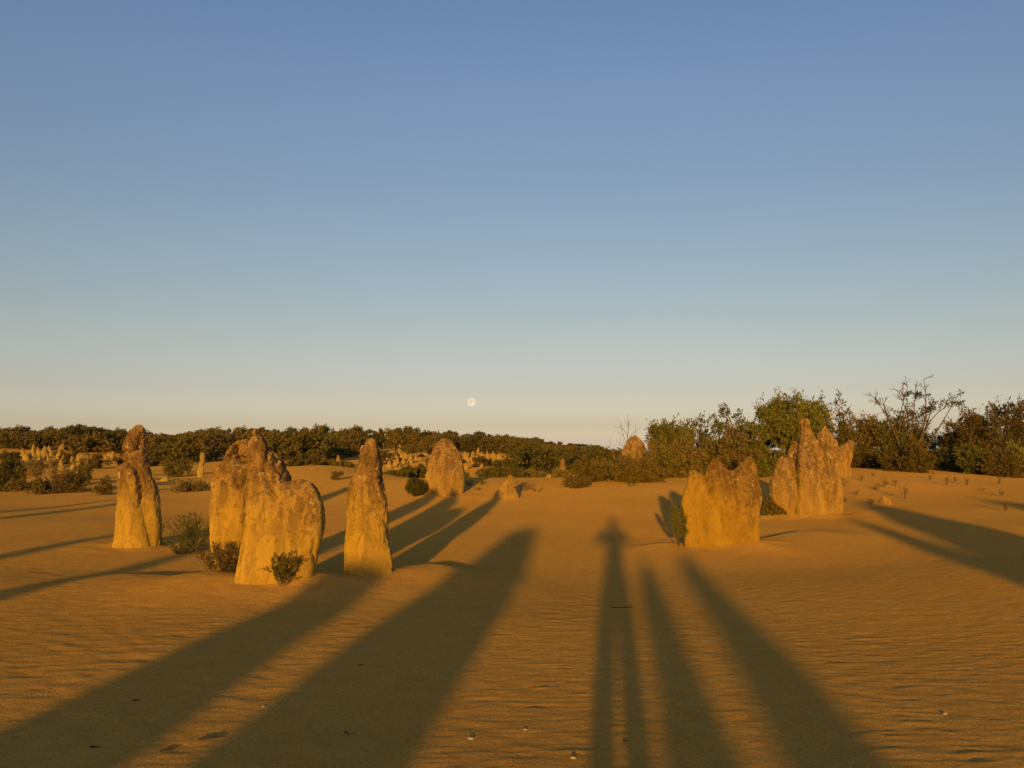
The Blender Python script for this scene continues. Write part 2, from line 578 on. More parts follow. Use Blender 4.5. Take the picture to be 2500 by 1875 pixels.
# ------------------------------------------------------------------ rocks
def lobe_mesh(rows, sharp=2.4, thick=.7, off=0.0, Y=10.0, ox=0.0, oz=0.0, skew=0.0, nseg=40, pxs=None):
    """rows: (py, left px, right px) from the top down, at depth Y; a lofted closed column"""
    rows = sorted(rows)
    pys = np.array([r[0] for r in rows], float)
    ls = np.array([r[1] for r in rows], float)
    rr = np.array([r[2] for r in rows], float)
    n = max(14, int((pys[-1] - pys[0]) / 2.5))
    q = np.linspace(pys[0], pys[-1], n)
    l = np.interp(q, pys, ls)
    r = np.interp(q, pys, rr)
    k = np.array([1, 2, 3, 2, 1], float)
    k /= k.sum()
    lp, rp = np.pad(l, 2, mode='edge'), np.pad(r, 2, mode='edge')
    l = np.convolve(lp, k, 'valid')
    r = np.convolve(rp, k, 'valid')
    V, F = [], []
    ang = np.linspace(0, 2 * math.pi, nseg, endpoint=False)
    ca, sa = np.cos(ang), np.sin(ang)
    e = 2.0 / sharp
    cs = np.sign(ca) * np.abs(ca) ** e
    ss = np.sign(sa) * np.abs(sa) ** e
    wmax = (r - l).max()
    rings = 0
    ztop = None
    Yc, Y = Y, Y + off
    off = 0.0
    for i in range(n):
        a, b = at(l[i], q[i], Y), at(r[i], q[i], Y)
        hw = (b.x - a.x) / 2
        cx = (a.x + b.x) / 2
        wfull = (at(wmax, 0, Y).x - at(0, 0, Y).x) / 2
        ht = thick * (hw / wfull) ** .75 * wfull if thick < 5 else hw
        V.append(np.stack([cx + hw * cs - ox, Y + off + ht * ss + skew * hw * cs, np.full(nseg, a.z - oz)], -1))
    # extension into the sand
    last = V[-1].copy()
    last[:, 2] -= 0.35
    V.append(last)
    R_ = len(V)
    V = np.concatenate(V)
    top = V[:nseg].mean(0) + np.array([0, 0, .012])
    bot = V[-nseg:].mean(0)
    base = len(V)
    V = np.concatenate([V, [top], [bot]])
    j = np.arange(nseg)
    j2 = (j + 1) % nseg
    quads = np.concatenate([np.stack([i * nseg + j, (i + 1) * nseg + j, (i + 1) * nseg + j2, i * nseg + j2], -1)
                            for i in range(R_ - 1)])
    tris = np.concatenate([np.stack([np.full(nseg, base), j, j2], -1),
                           np.stack([np.full(nseg, base + 1), (R_ - 1) * nseg + j2, (R_ - 1) * nseg + j], -1)])
    return V, quads, tris


def fuse(parts, voxel, smooth_it=6, fac=.5):
    """union of the columns as one skin, softened where they meet"""
    V, Q, T, o = [], [], [], 0
    for v, q, t in parts:
        V.append(v)
        Q.append(q + o)
        T.append(t + o)
        o += len(v)
    me = mesh_np('tmp', np.concatenate(V), [np.concatenate(Q), np.concatenate(T)])
    ob = bpy.data.objects.new('tmp', me)
    COL.objects.link(ob)
    rm = ob.modifiers.new('r', 'REMESH')
    rm.mode = 'VOXEL'
    rm.voxel_size = voxel
    sm = ob.modifiers.new('s', 'SMOOTH')
    sm.factor = fac
    sm.iterations = smooth_it
    dg = bpy.context.evaluated_depsgraph_get()
    ev = ob.evaluated_get(dg)
    em = ev.to_mesh()
    nv = len(em.vertices)
    v = np.empty(nv * 3, np.float32)
    em.vertices.foreach_get('co', v)
    nn = np.empty(nv * 3, np.float32)
    em.vertices.foreach_get('normal', nn)
    lo = np.empty(len(em.loops), np.int32)
    em.loops.foreach_get('vertex_index', lo)
    lt = np.empty(len(em.polygons), np.int32)
    em.polygons.foreach_get('loop_total', lt)
    q4 = lo.reshape(-1, 4) if (lt == 4).all() else None
    if q4 is None:
        st = np.concatenate([[0], np.cumsum(lt)[:-1]])
        q4 = [np.stack([lo[st[lt == k] + i] for i in range(k)], -1) for k in (3, 4) if (lt == k).any()]
    ev.to_mesh_clear()
    bpy.data.objects.remove(ob)
    bpy.data.meshes.remove(me)
    return v.reshape(-1, 3).astype(float), nn.reshape(-1, 3).astype(float), q4


def crop_rows(rows, ox, oy, s):
    return [(oy + y_ * s, ox + a * s, ox + b * s) for (y_, a, b) in rows]


def hero(name, base_px, lobes, cracks=(), mat=None, seed=0, voxel=.0115, rough=1.0, zr=.8, label='', cat='rock',
         group=None, depth=None, smooth_it=4, flute=.0):
    """lobes: list of dict(rows=[(py, l, r)], thick, off, sharp). cracks: (polyline px, width m, depth m)"""
    b = hit(*base_px) if depth is None else None
    if b is None:
        p = at(base_px[0], base_px[1], depth)
        b = Vector((p.x, depth, gz(p.x, depth)))
    lb0 = lobes[0]
    if depth is None:
        w0 = max(r_[2] - r_[1] for r_ in lb0['rows']) / FPX * b.y / 2
        yb = b.y + .8 * lb0.get('thick', .7) * w0
        b = Vector((b.x * yb / b.y, yb, gz(b.x * yb / b.y, yb)))
    Y = b.y
    parts = [lobe_mesh(lb['rows'], lb.get('sharp', 2.6), lb.get('thick', .7), lb.get('off', 0.0), Y, b.x, b.z,
                       lb.get('skew', 0.0)) for lb in lobes]
    for i in range(len(parts)):
        parts[i][0][:, 1] -= Y
    v, n, q = fuse(parts, voxel, smooth_it)
    p = v + np.array([seed * 3.7, seed * 1.9, seed * .7])
    h = np.clip(v[:, 2] / zr, 0, 1)                      # the crust is rougher higher up
    rk = rough * (.28 + .72 * sstep(.30, 1.0, h))
    d = .034 * rough * noise3(p * 2.2) + rk * .032 * fbm(p * np.array([5.5, 5.5, 3.5]), 3, .55)
    rid = 1 - 2 * np.abs(noise3(p * np.array([7, 7, 5.0]) + 11))
    d = d - rk * .026 * sstep(.62, .98, rid)
    wp = p * np.array([3.6, 3.6, 2.3]) + .45 * np.stack([noise3(p * 4 + 3), noise3(p * 4 + 33), noise3(p * 4 + 63)], -1)
    f1, f2, cid = worley(wp)
    patch = sstep(-.15, .25, noise3(p * 1.6 + 50))
    d = d + rk * .046 * (cid - .5) * patch                                # broken faces standing proud or sunk
    d = d - rk * .045 * (1 - sstep(.0, .10, f2 - f1)) * patch             # joints between them
    g1, g2, _ = worley(p * np.array([11, 11, 8.0]) + .4 * noise3(p * 9)[:, None])
    d = d - rk * .010 * (1 - sstep(0, .16, g2 - g1)) * (1 - patch * .4)
    d = d + rk * .009 * fbm(p * 22.0, 3, .65)
    d = d - rk * .024 * sstep(.42, .72, noise3(p * 9.0 + 40))             # solution pits
    if flute:
        fl = noise3(p * np.array([9, 9, 1.0]) + 60)
        d = d + flute * fl
    v = v + n * d[:, None]
    wx, wy, wz = v[:, 0] + b.x, v[:, 1] + Y, v[:, 2] + b.z - CAM_H        # where each point shows in the photograph
    cy_, cz_ = wy * CP + wz * SP, -wy * SP + wz * CP
    ppx, ppy = 1250 + FPX * wx / cy_, 937.5 - FPX * cz_ / cy_
    mpp = Y / FPX
    for poly, wdt, dep in cracks:
        wdt = max(wdt * 1.35, voxel * 1.3)
        best = np.full(len(v), 9e9)
        jig = .6 * wdt * noise3(p * 14.0 + 90)
        for s in range(max(1, len(poly) - 1)):
            a0 = poly[s]
            a1 = poly[min(s + 1, len(poly) - 1)]
            abx, aby = a1[0] - a0[0], a1[1] - a0[1]
            lab = max(abx ** 2 + aby ** 2, 1e-9)
            t = np.clip(((ppx - a0[0]) * abx + (ppy - a0[1]) * aby) / lab, 0, 1)
            best = np.minimum(best, np.hypot(ppx - a0[0] - t * abx, ppy - a0[1] - t * aby) * mpp)
        best = best + jig
        front = 1 - sstep(.1, .45, n[:, 1])
        v[:, 1] += dep * 1.2 * np.exp(-(np.clip(best, 0, None) / wdt) ** 2) * front
    me = mesh_np(name, v, q)
    o = link(name, me, mat, None, b)
    tag(o, label, cat, group)
    return o


def C1(rows):
    return crop_rows(rows, 0, 980, .30135)


def C2(rows):
    return crop_rows(rows, 450, 1000, .27125)


def C3(rows):
    return crop_rows(rows, 900, 980, .27125)


def C4(rows):
    return crop_rows(rows, 1400, 950, .25322)


def C5(rows):
    return crop_rows(rows, 1800, 900, .31646)


def pl(fn, pts):
    return [(r[1], r[0]) for r in fn([(y_, x_, x_) for x_, y_ in pts])]


def pk(ox, oy, s, pts):
    return [(ox + x_ * s, oy + y_ * s) for x_, y_ in pts]


K1 = (0, 980, .30135)
K2 = (450, 1000, .27125)
K3 = (900, 980, .27125)
K4 = (1400, 950, .25322)
K5 = (1800, 900, .31646)
PG = 'pinnacles standing around the sandy clearing'

hero('limestone_pinnacle', (330, 1337), [
    dict(rows=C1([(503, 990, 1060), (510, 970, 1080), (530, 956, 1095), (600, 954, 1120), (680, 966, 1140), (800, 965, 1140),
                  (1000, 946, 1190), (1100, 935, 1215), (1180, 922, 1230)]), thick=.85, sharp=3.0),
    dict(rows=C1([(535, 1120, 1205), (600, 1110, 1225), (700, 1100, 1272), (850, 1100, 1294), (1000, 1100, 1307), (1160, 1100, 1303)]),
         thick=.9, off=.12, sharp=2.8),
    dict(rows=C1([(200, 1122, 1152), (212, 1095, 1160), (240, 1062, 1164), (300, 1018, 1170), (370, 990, 1182), (450, 998, 1200),
                  (530, 1000, 1208), (600, 1040, 1206), (700, 1090, 1200)]), thick=.7, off=.08, sharp=2.8)],
    cracks=[(pk(*K1, [(985, 415), (1040, 408), (1080, 400), (1092, 350), (1112, 300), (1130, 280)]), .020, .10),
            (pk(*K1, [(1088, 335), (1100, 395)]), .034, .11), (pk(*K1, [(955, 500), (1000, 495), (1090, 530)]), .020, .08),
            (pk(*K1, [(1100, 525), (1105, 590), (1150, 655), (1138, 760), (1118, 860)]), .016, .06),
            (pk(*K1, [(1185, 430), (1180, 540)]), .028, .10), (pk(*K1, [(1270, 700), (1255, 800), (1290, 900)]), .014, .05)],
    mat=M_PIN, seed=1, zr=.9, rough=.5, flute=.008, smooth_it=3,
    label='tall two-piece pinnacle with a hooked beak-like head above a cracked body', cat='rock', group=PG)

hero('limestone_pinnacle', (680, 1421), [
    dict(rows=C2([(618, 1020, 1120), (630, 960, 1150), (660, 900, 1172), (700, 800, 1197), (760, 620, 1225), (850, 562, 1250),
                  (950, 555, 1246), (1100, 548, 1236), (1250, 530, 1205), (1400, 500, 1176), (1560, 466, 1166)]), thick=.52, sharp=3.6),
    dict(rows=C2([(184, 634, 652), (195, 622, 668), (235, 618, 676), (256, 596, 735), (300, 575, 748), (370, 570, 778), (430, 570, 850),
                  (490, 560, 900), (550, 560, 936), (620, 560, 946), (720, 560, 950), (850, 570, 930), (1000, 580, 900)]),
         thick=1.15, off=.34, sharp=2.6),
    dict(rows=C2([(262, 485, 545), (275, 450, 575), (300, 425, 605), (340, 398, 620), (400, 362, 630), (480, 322, 640), (560, 282, 640),
                  (650, 270, 640), (750, 266, 640), (850, 258, 640), (950, 246, 640), (1100, 245, 640), (1250, 250, 640), (1400, 260, 640)]),
         thick=.80, off=1.10, sharp=2.8)],
    cracks=[(pk(*K2, [(452, 340), (450, 430)]), .020, .22), (pk(*K2, [(482, 452), (505, 452)]), .030, .28),
            (pk(*K2, [(500, 275), (480, 320), (460, 350)]), .012, .05),
            (pk(*K2, [(745, 400), (705, 500), (720, 600), (785, 700), (790, 745), (830, 800)]), .020, .07),
            (pk(*K2, [(950, 590), (935, 650), (970, 690)]), .014, .05), (pk(*K2, [(470, 660), (500, 690), (560, 640), (640, 670)]), .018, .045),
            (pk(*K2, [(560, 470), (556, 640), (558, 800), (545, 1000), (530, 1250), (495, 1400)]), .012, .05), (pk(*K2, [(640, 1040), (660, 1110)]), .02, .03),
            (pk(*K2, [(1165, 1180), (1150, 1290), (1165, 1380)]), .012, .05)],
    mat=M_PIN, seed=2, zr=1.15, rough=.68, voxel=.0115,
    label='broad double slab with small knob on top and two dark holes', cat='rock', group=PG)

hero('limestone_pinnacle', (893, 1404), [
    dict(rows=C2([(260, 1685, 1715), (268, 1668, 1728), (285, 1648, 1742), (320, 1612, 1753), (380, 1586, 1765), (450, 1566, 1772),
                  (550, 1536, 1776), (650, 1502, 1781), (750, 1489, 1796), (850, 1476, 1816), (950, 1466, 1829), (1100, 1460, 1840),
                  (1250, 1455, 1852), (1350, 1453, 1866), (1500, 1448, 1872)]), thick=.8, sharp=3.2, skew=.18),
    dict(rows=C2([(1180, 1800, 1830), (1260, 1780, 1855), (1400, 1770, 1868), (1500, 1770, 1870)]), thick=.8, off=-.05)],
    cracks=[(pk(*K2, [(1600, 1140), (1555, 1230), (1570, 1330)]), .010, .035), (pk(*K2, [(1765, 440), (1768, 640)]), .018, .08),
            (pk(*K2, [(1810, 1110), (1815, 1200)]), .012, .05), (pk(*K2, [(1690, 330), (1660, 350)]), .022, .03)],
    mat=M_PIN, seed=3, zr=1.1, rough=.9,
    label='slender bullet-shaped pinnacle standing alone beside the broad double slab', cat='rock', group=PG)

hero('limestone_pinnacle', (1086, 1213), [
    dict(rows=C3([(334, 675, 702), (341, 652, 722), (352, 632, 738), (380, 606, 766), (430, 583, 800), (500, 564, 831), (560, 545, 846),
                  (620, 526, 853), (665, 511, 862), (720, 510, 866), (780, 512, 866), (870, 520, 858)]), thick=.8, sharp=2.4)],
    cracks=[(pk(*K3, [(600, 350), (720, 380), (780, 470)]), .03, .03), (pk(*K3, [(800, 560), (770, 760)]), .03, .05),
            (pk(*K3, [(770, 800), (800, 820)]), .03, .06)],
    mat=M_GREY, seed=4, voxel=.028, zr=1.0, rough=1.1, flute=.012,
    label='rounded egg-shaped grey-brown pinnacle in the middle distance', cat='rock', group=PG)

hero('limestone_pinnacle', (1238, 1217), [
    dict(rows=C3([(660, 1266, 1282), (675, 1250, 1292), (700, 1235, 1303), (740, 1205, 1318), (780, 1195, 1340), (880, 1180, 1362)]), thick=.8),
    dict(rows=C3([(795, 1140, 1200), (820, 1132, 1230), (885, 1126, 1240)]), thick=.9, off=-.05)],
    mat=M_GREY, seed=5, voxel=.018, zr=.2, rough=1.1,
    label='small knee-high cone of rock on open sand near dry twigs', cat='rock', group=PG)

hero('limestone_pinnacle', (1755, 1328), [
    dict(rows=C4([(783, 1128, 1170), (792, 1115, 1182), (815, 1110, 1235), (830, 1106, 1252), (870, 1095, 1270), (950, 1080, 1284),
                  (1030, 1052, 1296), (1095, 1036, 1315), (1160, 1046, 1340), (1250, 1070, 1390), (1350, 1072, 1450), (1515, 1060, 1450)]),
         thick=.5, off=-.10, sharp=4.0),
    dict(rows=C4([(667, 1352, 1392), (676, 1330, 1410), (692, 1316, 1420), (730, 1302, 1442), (765, 1292, 1475), (790, 1286, 1530), (830, 1280, 1600),
                  (900, 1275, 1700), (1100, 1280, 1700)]), thick=.42, off=.12, sharp=2.6),
    dict(rows=C4([(657, 1680, 1702), (664, 1660, 1716), (680, 1642, 1730), (705, 1625, 1742), (745, 1600, 1757), (775, 1560, 1766), (800, 1500, 1772),
                  (850, 1400, 1781), (920, 1320, 1796), (1000, 1290, 1812), (1050, 1280, 1808), (1110, 1260, 1800), (1200, 1200, 1786),
                  (1300, 1120, 1784), (1450, 1070, 1784), (1510, 1062, 1784)]), thick=.42, off=.06, sharp=3.4)],
    cracks=[(pk(*K4, [(1358, 700), (1345, 770), (1325, 850)]), .016, .07), (pk(*K4, [(1275, 850), (1300, 960), (1360, 1080), (1420, 1220)]), .03, .035),
            (pk(*K4, [(1560, 900), (1560, 930)]), .05, .03), (pk(*K4, [(1600, 1090), (1550, 1260)]), .018, .02)],
    mat=M_SLAB, seed=6, zr=1.3, rough=.42,
    label='wide slab with saddle between two rounded horns and a smooth yellow front', cat='rock', group=PG)

hero('limestone_pinnacle', (2005, 1257), [
    dict(rows=C5([(391, 500, 538), (400, 490, 548), (430, 488, 556), (460, 487, 566), (500, 484, 592), (560, 474, 622), (650, 464, 652),
                  (750, 457, 665), (850, 450, 668), (1000, 445, 672), (1150, 436, 680)]), thick=.95, sharp=2.8),
    dict(rows=C5([(443, 672, 681), (460, 660, 692), (480, 640, 704), (510, 612, 722), (560, 608, 748), (620, 618, 764), (700, 610, 776),
                  (800, 600, 790), (950, 600, 806), (1060, 600, 812), (1150, 610, 806)]), thick=1.0, off=.12, sharp=2.4),
    dict(rows=C5([(560, 430, 450), (640, 430, 480), (800, 440, 500)]), thick=.8, off=.15)],
    cracks=[(pk(*K5, [(517, 396), (512, 470), (500, 560), (482, 660), (468, 800), (462, 950)]), .020, .08),
            (pk(*K5, [(600, 520), (640, 600), (645, 800), (660, 1000)]), .03, .05), (pk(*K5, [(510, 1050), (530, 1110)]), .035, .03)],
    mat=M_GREY, seed=7, voxel=.016, zr=1.2, rough=.85, flute=.012, smooth_it=3,
    label='tallest pinnacle with two pointed spires in front of the green trees', cat='rock', group=PG)

hero('limestone_boulder', (1918, 1240), [
    dict(rows=C5([(694, 335, 365), (704, 325, 410), (730, 302, 440), (800, 276, 450), (900, 258, 452), (980, 255, 448), (1030, 275, 446),
                  (1075, 340, 440), (1110, 380, 440)]), thick=.8, sharp=2.6),
    dict(rows=C5([(567, 430, 448), (600, 398, 446), (650, 378, 440), (720, 371, 440), (850, 371, 440)]), thick=1.0, off=.35)],
    cracks=[(pk(*K5, [(345, 710), (312, 760), (300, 830)]), .025, .06)],
    mat=M_GREY, seed=8, voxel=.022, zr=.8, rough=1.0, depth=hit(2005, 1257).y + .1,
    label='rounded boulder with thin fin behind, wedged against the two-spired pinnacle', cat='rock', group=PG)

hero('limestone_boulder', (2064, 1134), [
    dict(rows=C5([(546, 872, 892), (556, 850, 902), (580, 815, 904), (620, 778, 900), (670, 768, 892), (740, 772, 872)]), thick=.8)],
    mat=M_GREY, seed=9, voxel=.03, zr=.8, rough=1.0, depth=25.5,
    label='leaning boulder peeping out behind the right flank of the two-spired pinnacle', cat='rock')

hero('limestone_pinnacle', (1548, 1150), [
    dict(rows=C4([(444, 572, 604), (455, 550, 622), (490, 524, 655), (540, 492, 682), (600, 466, 704), (660, 458, 716), (800, 450, 730)]), thick=.8)],
    mat=M_GREY, seed=10, voxel=.035, zr=.8, rough=1.1, depth=31.0,
    label='broad pinkish cone rising out of the low scrub near bare branches', cat='rock')

hero('loose_stone', (2158, 1233), [
    dict(rows=C5([(986, 1130, 1150), (995, 1105, 1172), (1020, 1095, 1186), (1060, 1090, 1184)]), thick=.8)],
    mat=M_GREY, seed=11, voxel=.012, zr=.1, rough=.8, label='larger loose yellow stone lying on the slope beside the dark shadow', cat='stone')
hero('loose_stone', (2138, 1233), [
    dict(rows=C5([(1018, 1058, 1080), (1030, 1040, 1092), (1062, 1030, 1094)]), thick=.9)],
    mat=M_GREY, seed=12, voxel=.012, zr=.1, rough=.8, label='smaller flat stone touching the larger loose yellow stone', cat='stone')

# pinnacles of the middle distance, each seen on its own
def mid(px, py_base, py_top, w_top, w_mid, w_base, lean, d, seed, label, mat=M_FAR, group=None):
    H = py_base - py_top
    rows = [(py_top, px + lean - w_top * .3, px + lean + w_top * .3), (py_top + .05 * H, px + lean - w_top / 2, px + lean + w_top / 2),
            (py_top + .5 * H, px + lean * .5 - w_mid / 2, px + lean * .5 + w_mid / 2), (py_base + 4, px - w_base / 2, px + w_base / 2)]
    return hero('limestone_pinnacle', (px, py_base), [dict(rows=rows, thick=.85)], mat=mat, seed=seed, voxel=.03 * d / 30, zr=.6,
                rough=1.2, depth=d, label=label, group=group, smooth_it=3)


mid(202, 1170, 1106, 24, 30, 31, -1, 38, 21, 'flat-topped stump of rock behind the reddish bush, left of the beaked pinnacle')
mid(489, 1166, 1104, 14, 14, 15, 6, 39.5, 22, 'thin leaning post of rock between beaked pinnacle and double slab')
mid(1373, 1166, 1119, 11, 15, 16, 0, 47, 23, 'lone upright pinnacle at the foot of scrub hill, right of the small cone', M_GREY)
mid(826, 1142, 1111, 7, 11, 12, 0, 62, 24, 'small grey pinnacle at the scrub edge above the slender pinnacle', M_GREY)

# ------------------------------------------------------------------ plants: generators
class Plant:
    def __init__(self, seed):
        self.r = np.random.RandomState(seed)
        self.sv, self.sf, self.so = [], [], 0
        self.lv, self.ln = [], 0

    def tube(self, pts, radii, sides=5):
        pts = np.asarray(pts, float)
        n = len(pts)
        tan = np.gradient(pts, axis=0)
        tan /= np.linalg.norm(tan, axis=1)[:, None] + 1e-9
        ref = np.array([.31, .93, .2])
        u = np.cross(tan, ref)
        u /= np.linalg.norm(u, axis=1)[:, None] + 1e-9
        w = np.cross(tan, u)
        a = np.linspace(0, 2 * math.pi, sides, endpoint=False)
        ring = (pts[:, None, :] + np.asarray(radii)[:, None, None] *
                (np.cos(a)[None, :, None] * u[:, None, :] + np.sin(a)[None, :, None] * w[:, None, :]))
        self.sv.append(ring.reshape(-1, 3))
        j = np.arange(sides)
        j2 = (j + 1) % sides
        for i in range(n - 1):
            self.sf.append(self.so + np.stack([i * sides + j, i * sides + j2, (i + 1) * sides + j2, (i + 1) * sides + j], -1))
        self.so += n * sides

    def branch(self, a, b, r0, r1, sag=.15, n=5, sides=5):
        a, b = np.asarray(a, float), np.asarray(b, float)
        ln = np.linalg.norm(b - a)
        mid_ = (a + b) / 2 + self.r.normal(size=3) * ln * sag * .5 + np.array([0, 0, ln * sag * .4])
        t = np.linspace(0, 1, n)[:, None]
        pts = (1 - t) ** 2 * a + 2 * t * (1 - t) * mid_ + t * t * b
        self.tube(pts, r0 + (r1 - r0) * t[:, 0], sides)
        return pts

    def leaves(self, pos, dirs, length, width, face=None):
        n = len(pos)
        dirs = dirs / (np.linalg.norm(dirs, axis=1)[:, None] + 1e-9)
        side = np.cross(dirs, self.r.normal(size=(n, 3)) if face is None else face)
        side /= np.linalg.norm(side, axis=1)[:, None] + 1e-9
        nor = np.cross(dirs, side)
        l = (length * self.r.uniform(.65, 1.35, n))[:, None]
        w = (width * self.r.uniform(.7, 1.3, n))[:, None]
        m = pos + dirs * l * .5 + nor * l * .08
        q = np.stack([pos, m + side * w * .5, pos + dirs * l, m - side * w * .5], 1)
        self.lv.append(q.reshape(-1, 3))
        self.ln += n

    def clump(self, c, rad, n, length, width, up=.4, out=1.0, dome=False):
        d = self.r.normal(size=(n, 3))
        d /= np.linalg.norm(d, axis=1)[:, None]
        rr = self.r.uniform(.15, 1, n) ** .45
        pos = np.asarray(c) + d * rr[:, None] * rad
        if dome:                                   # leaves lie along the clump's surface
            dd = d + self.r.normal(size=(n, 3)) * .35
            dirs = np.cross(dd, self.r.normal(size=(n, 3)))
            self.leaves(pos, dirs, length, width, dd)
            return
        dirs = d * out + self.r.normal(size=(n, 3)) * .5 + np.array([0, 0, up])
        self.leaves(pos, dirs, length, width)

    def meshes(self, name):
        sm = mesh_np(name + '_stem', np.concatenate(self.sv), np.concatenate(self.sf)) if self.sv else None
        lm = None
        if self.lv:
            v = np.concatenate(self.lv)
            lm = mesh_np(name + '_leaves', v, np.arange(len(v)).reshape(-1, 4), False)
        return sm, lm


def tree_proto(seed, H, W, n_clumps, n_leaves, leaf, lw, crown_from=.25, clump=.22, trunk=.06, stems=3, flat=1.0, ragged=.25, D=None, dome=False, airy=0):
    """several stems forking into branches that end in leaf clumps spread through an uneven crown"""
    P = Plant(seed)
    r = P.r
    D = D or W
    cz = H * (crown_from + (1 - crown_from) * .45)
    rz = H * (1 - crown_from) * .56
    forks = []
    for s in range(stems):
        a = r.uniform(0, 6.28)
        tip = np.array([math.cos(a) * W * .16 * r.uniform(.3, 1), math.sin(a) * D * .16, H * crown_from * r.uniform(.8, 1.5)])
        base = np.array([math.cos(a) * .05 * W * .5, math.sin(a) * .05 * D * .5, -.12])
        P.branch(base, tip, trunk * r.uniform(.7, 1), trunk * .62, .2, 6, 6)
        forks.append(tip)
    for k in range(n_clumps):
        d = r.normal(size=3)
        d /= np.linalg.norm(d)
        rr = r.uniform(.35, 1) ** .5 * (1 + ragged * r.normal() * .5)
        c = np.array([d[0] * W * .5 * rr, d[1] * D * .5 * rr, cz + d[2] * rz * rr * flat])
        c[2] = max(c[2], H * .10)
        f = forks[np.argmin([np.linalg.norm(c - q) for q in forks])]
        pts = P.branch(f, c, trunk * .42, trunk * .10, .25, 5, 4)
        cr = clump * W * r.uniform(.55, 1.2)
        P.clump(c, np.array([cr, cr, cr * .75]), int(n_leaves * r.uniform(.6, 1.4)), leaf, lw, dome=dome)
        if airy:
            for q_ in range(airy):
                dv = (c - np.array([0, 0, cz * .6])) + r.normal(size=3) * W * .18
                dv = dv / (np.linalg.norm(dv) + 1e-6) * cr * r.uniform(.8, 1.9)
                tw = P.branch(c, c + dv + np.array([0, 0, cr * .35]), trunk * .09, trunk * .05, .15, 4, 3)
                nl = r.randint(5, 14)
                ii = r.randint(1, 4, nl)
                P.leaves(tw[ii] + r.normal(size=(nl, 3)) * leaf * .35, dv[None, :] + r.normal(size=(nl, 3)) * cr * .5, leaf * .9, lw)
        if r.rand() < .5:
            c2 = pts[3] + r.normal(size=3) * cr * .4
            P.clump(c2, np.array([cr, cr, cr]) * .6, int(n_leaves * .4), leaf, lw)
    return P


def put(root_name, proto, loc, rz=0.0, s=1.0, label='', cat='tree', group=None, names=('trunk', 'crown')):
    """proto: (stem mesh, leaf mesh); a thing with its own copies of both parts"""
    e = empty(root_name, loc, rz, s)
    if proto[0] is not None:
        o = bpy.data.objects.new(names[0], proto[0])
        COL.objects.link(o)
        o.parent = e
    if proto[1] is not None:
        o = bpy.data.objects.new(names[1], proto[1])
        COL.objects.link(o)
        o.parent = e
    tag(e, label, cat, group)
    return e


def proto_of(P, name, stem_mat, leaf_mat):
    sm, lm = P.meshes(name)
    if sm:
        sm.materials.append(stem_mat)
    if lm:
        lm.materials.append(leaf_mat)
    return sm, lm


def twig_tree(P, p, d, ln, rad, level, spread=.6):
    """bare branching twigs"""
    r = P.r
    q = p + d * ln
    P.branch(p, q, rad, rad * .65, .12, 4, 4)
    if level == 0:
        return
    for k in range(r.randint(2, 4)):
        nd = d + r.normal(size=3) * spread + np.array([0, 0, .12])
        nd /= np.linalg.norm(nd)
        st = p + (q - p) * r.uniform(.45, 1.0)
        twig_tree(P, st, nd, ln * r.uniform(.55, .85), rad * .6, level - 1, spread)


def sprig_proto(seed, H, W, n_stems, leaf, lw, per_m, tilt=.5, stem_r=.006, leaf_from=.15, mats=(None, None), curve=.2, side=0):
    """upright wiry stems set with short leaves"""
    P = Plant(seed)
    r = P.r
    for k in range(n_stems):
        a = r.uniform(0, 6.28)
        t = r.uniform(0, 1) ** .6 * tilt
        h = H * r.uniform(.55, 1.0)
        base = np.array([math.cos(a), math.sin(a), 0]) * W * .10 * r.uniform(0, 1) + np.array([0, 0, -.05])
        tip = np.array([math.cos(a) * W * .5 * t / max(tilt, .01), math.sin(a) * W * .5 * t / max(tilt, .01), h * (1 - .35 * t)])
        pts = P.branch(base, tip, stem_r, stem_r * .3, curve, 7, 4)
        segs = [pts]
        for s in range(side):
            i = r.randint(2, 6)
            b2 = pts[i] + (np.array([r.normal(), r.normal(), 1.2]) * .13 * H)
            segs.append(P.branch(pts[i], b2, stem_r * .5, stem_r * .2, .15, 4, 3))
        for sg in segs:
            ln = np.linalg.norm(np.diff(sg, axis=0), axis=1).sum()
            nl = int(per_m * ln)
            if nl < 1:
                continue
            u = r.uniform(leaf_from if sg is pts else .1, 1.0, nl) * (len(sg) - 1)
            i = np.minimum(u.astype(int), len(sg) - 2)
            f = (u - i)[:, None]
            pos = sg[i] * (1 - f) + sg[i + 1] * f
            dr = sg[i + 1] - sg[i]
            dr = dr / (np.linalg.norm(dr, axis=1)[:, None] + 1e-9)
            P.leaves(pos, dr * .7 + r.normal(size=(nl, 3)) * .55, leaf, lw)
    return P


def gl(px, py):
    return hit(px, py)


# ------------------------------------------------------------------ trees on the right
def tree_at(px, d, top_py, width_px, seed, leafmat, label, name='scrub_tree', n_clumps=34, n_leaves=130, leaf=.11, lw=.04,
            crown_from=.22, clump=.13, stems=4, ragged=.3, group='trees along the slope', cat='tree', trunk=.06, dpt=.8, base=None):
    if base is not None:
        d = hit(px, base).y
    p = at(px, 1100, d)
    z = gz(p.x, d)
    top = at(px, top_py, d).z
    H = max(.6, top - z)
    W = width_px / FPX * d
    P = tree_proto(seed, H * .93, W * .92, n_clumps, n_leaves, leaf, lw, crown_from, clump, trunk, stems, 1.0, ragged, W * dpt, False, 3)
    return put(name, proto_of(P, name + str(seed), BARK, leafmat), (p.x, d, z), 0, 1, label, cat, group)


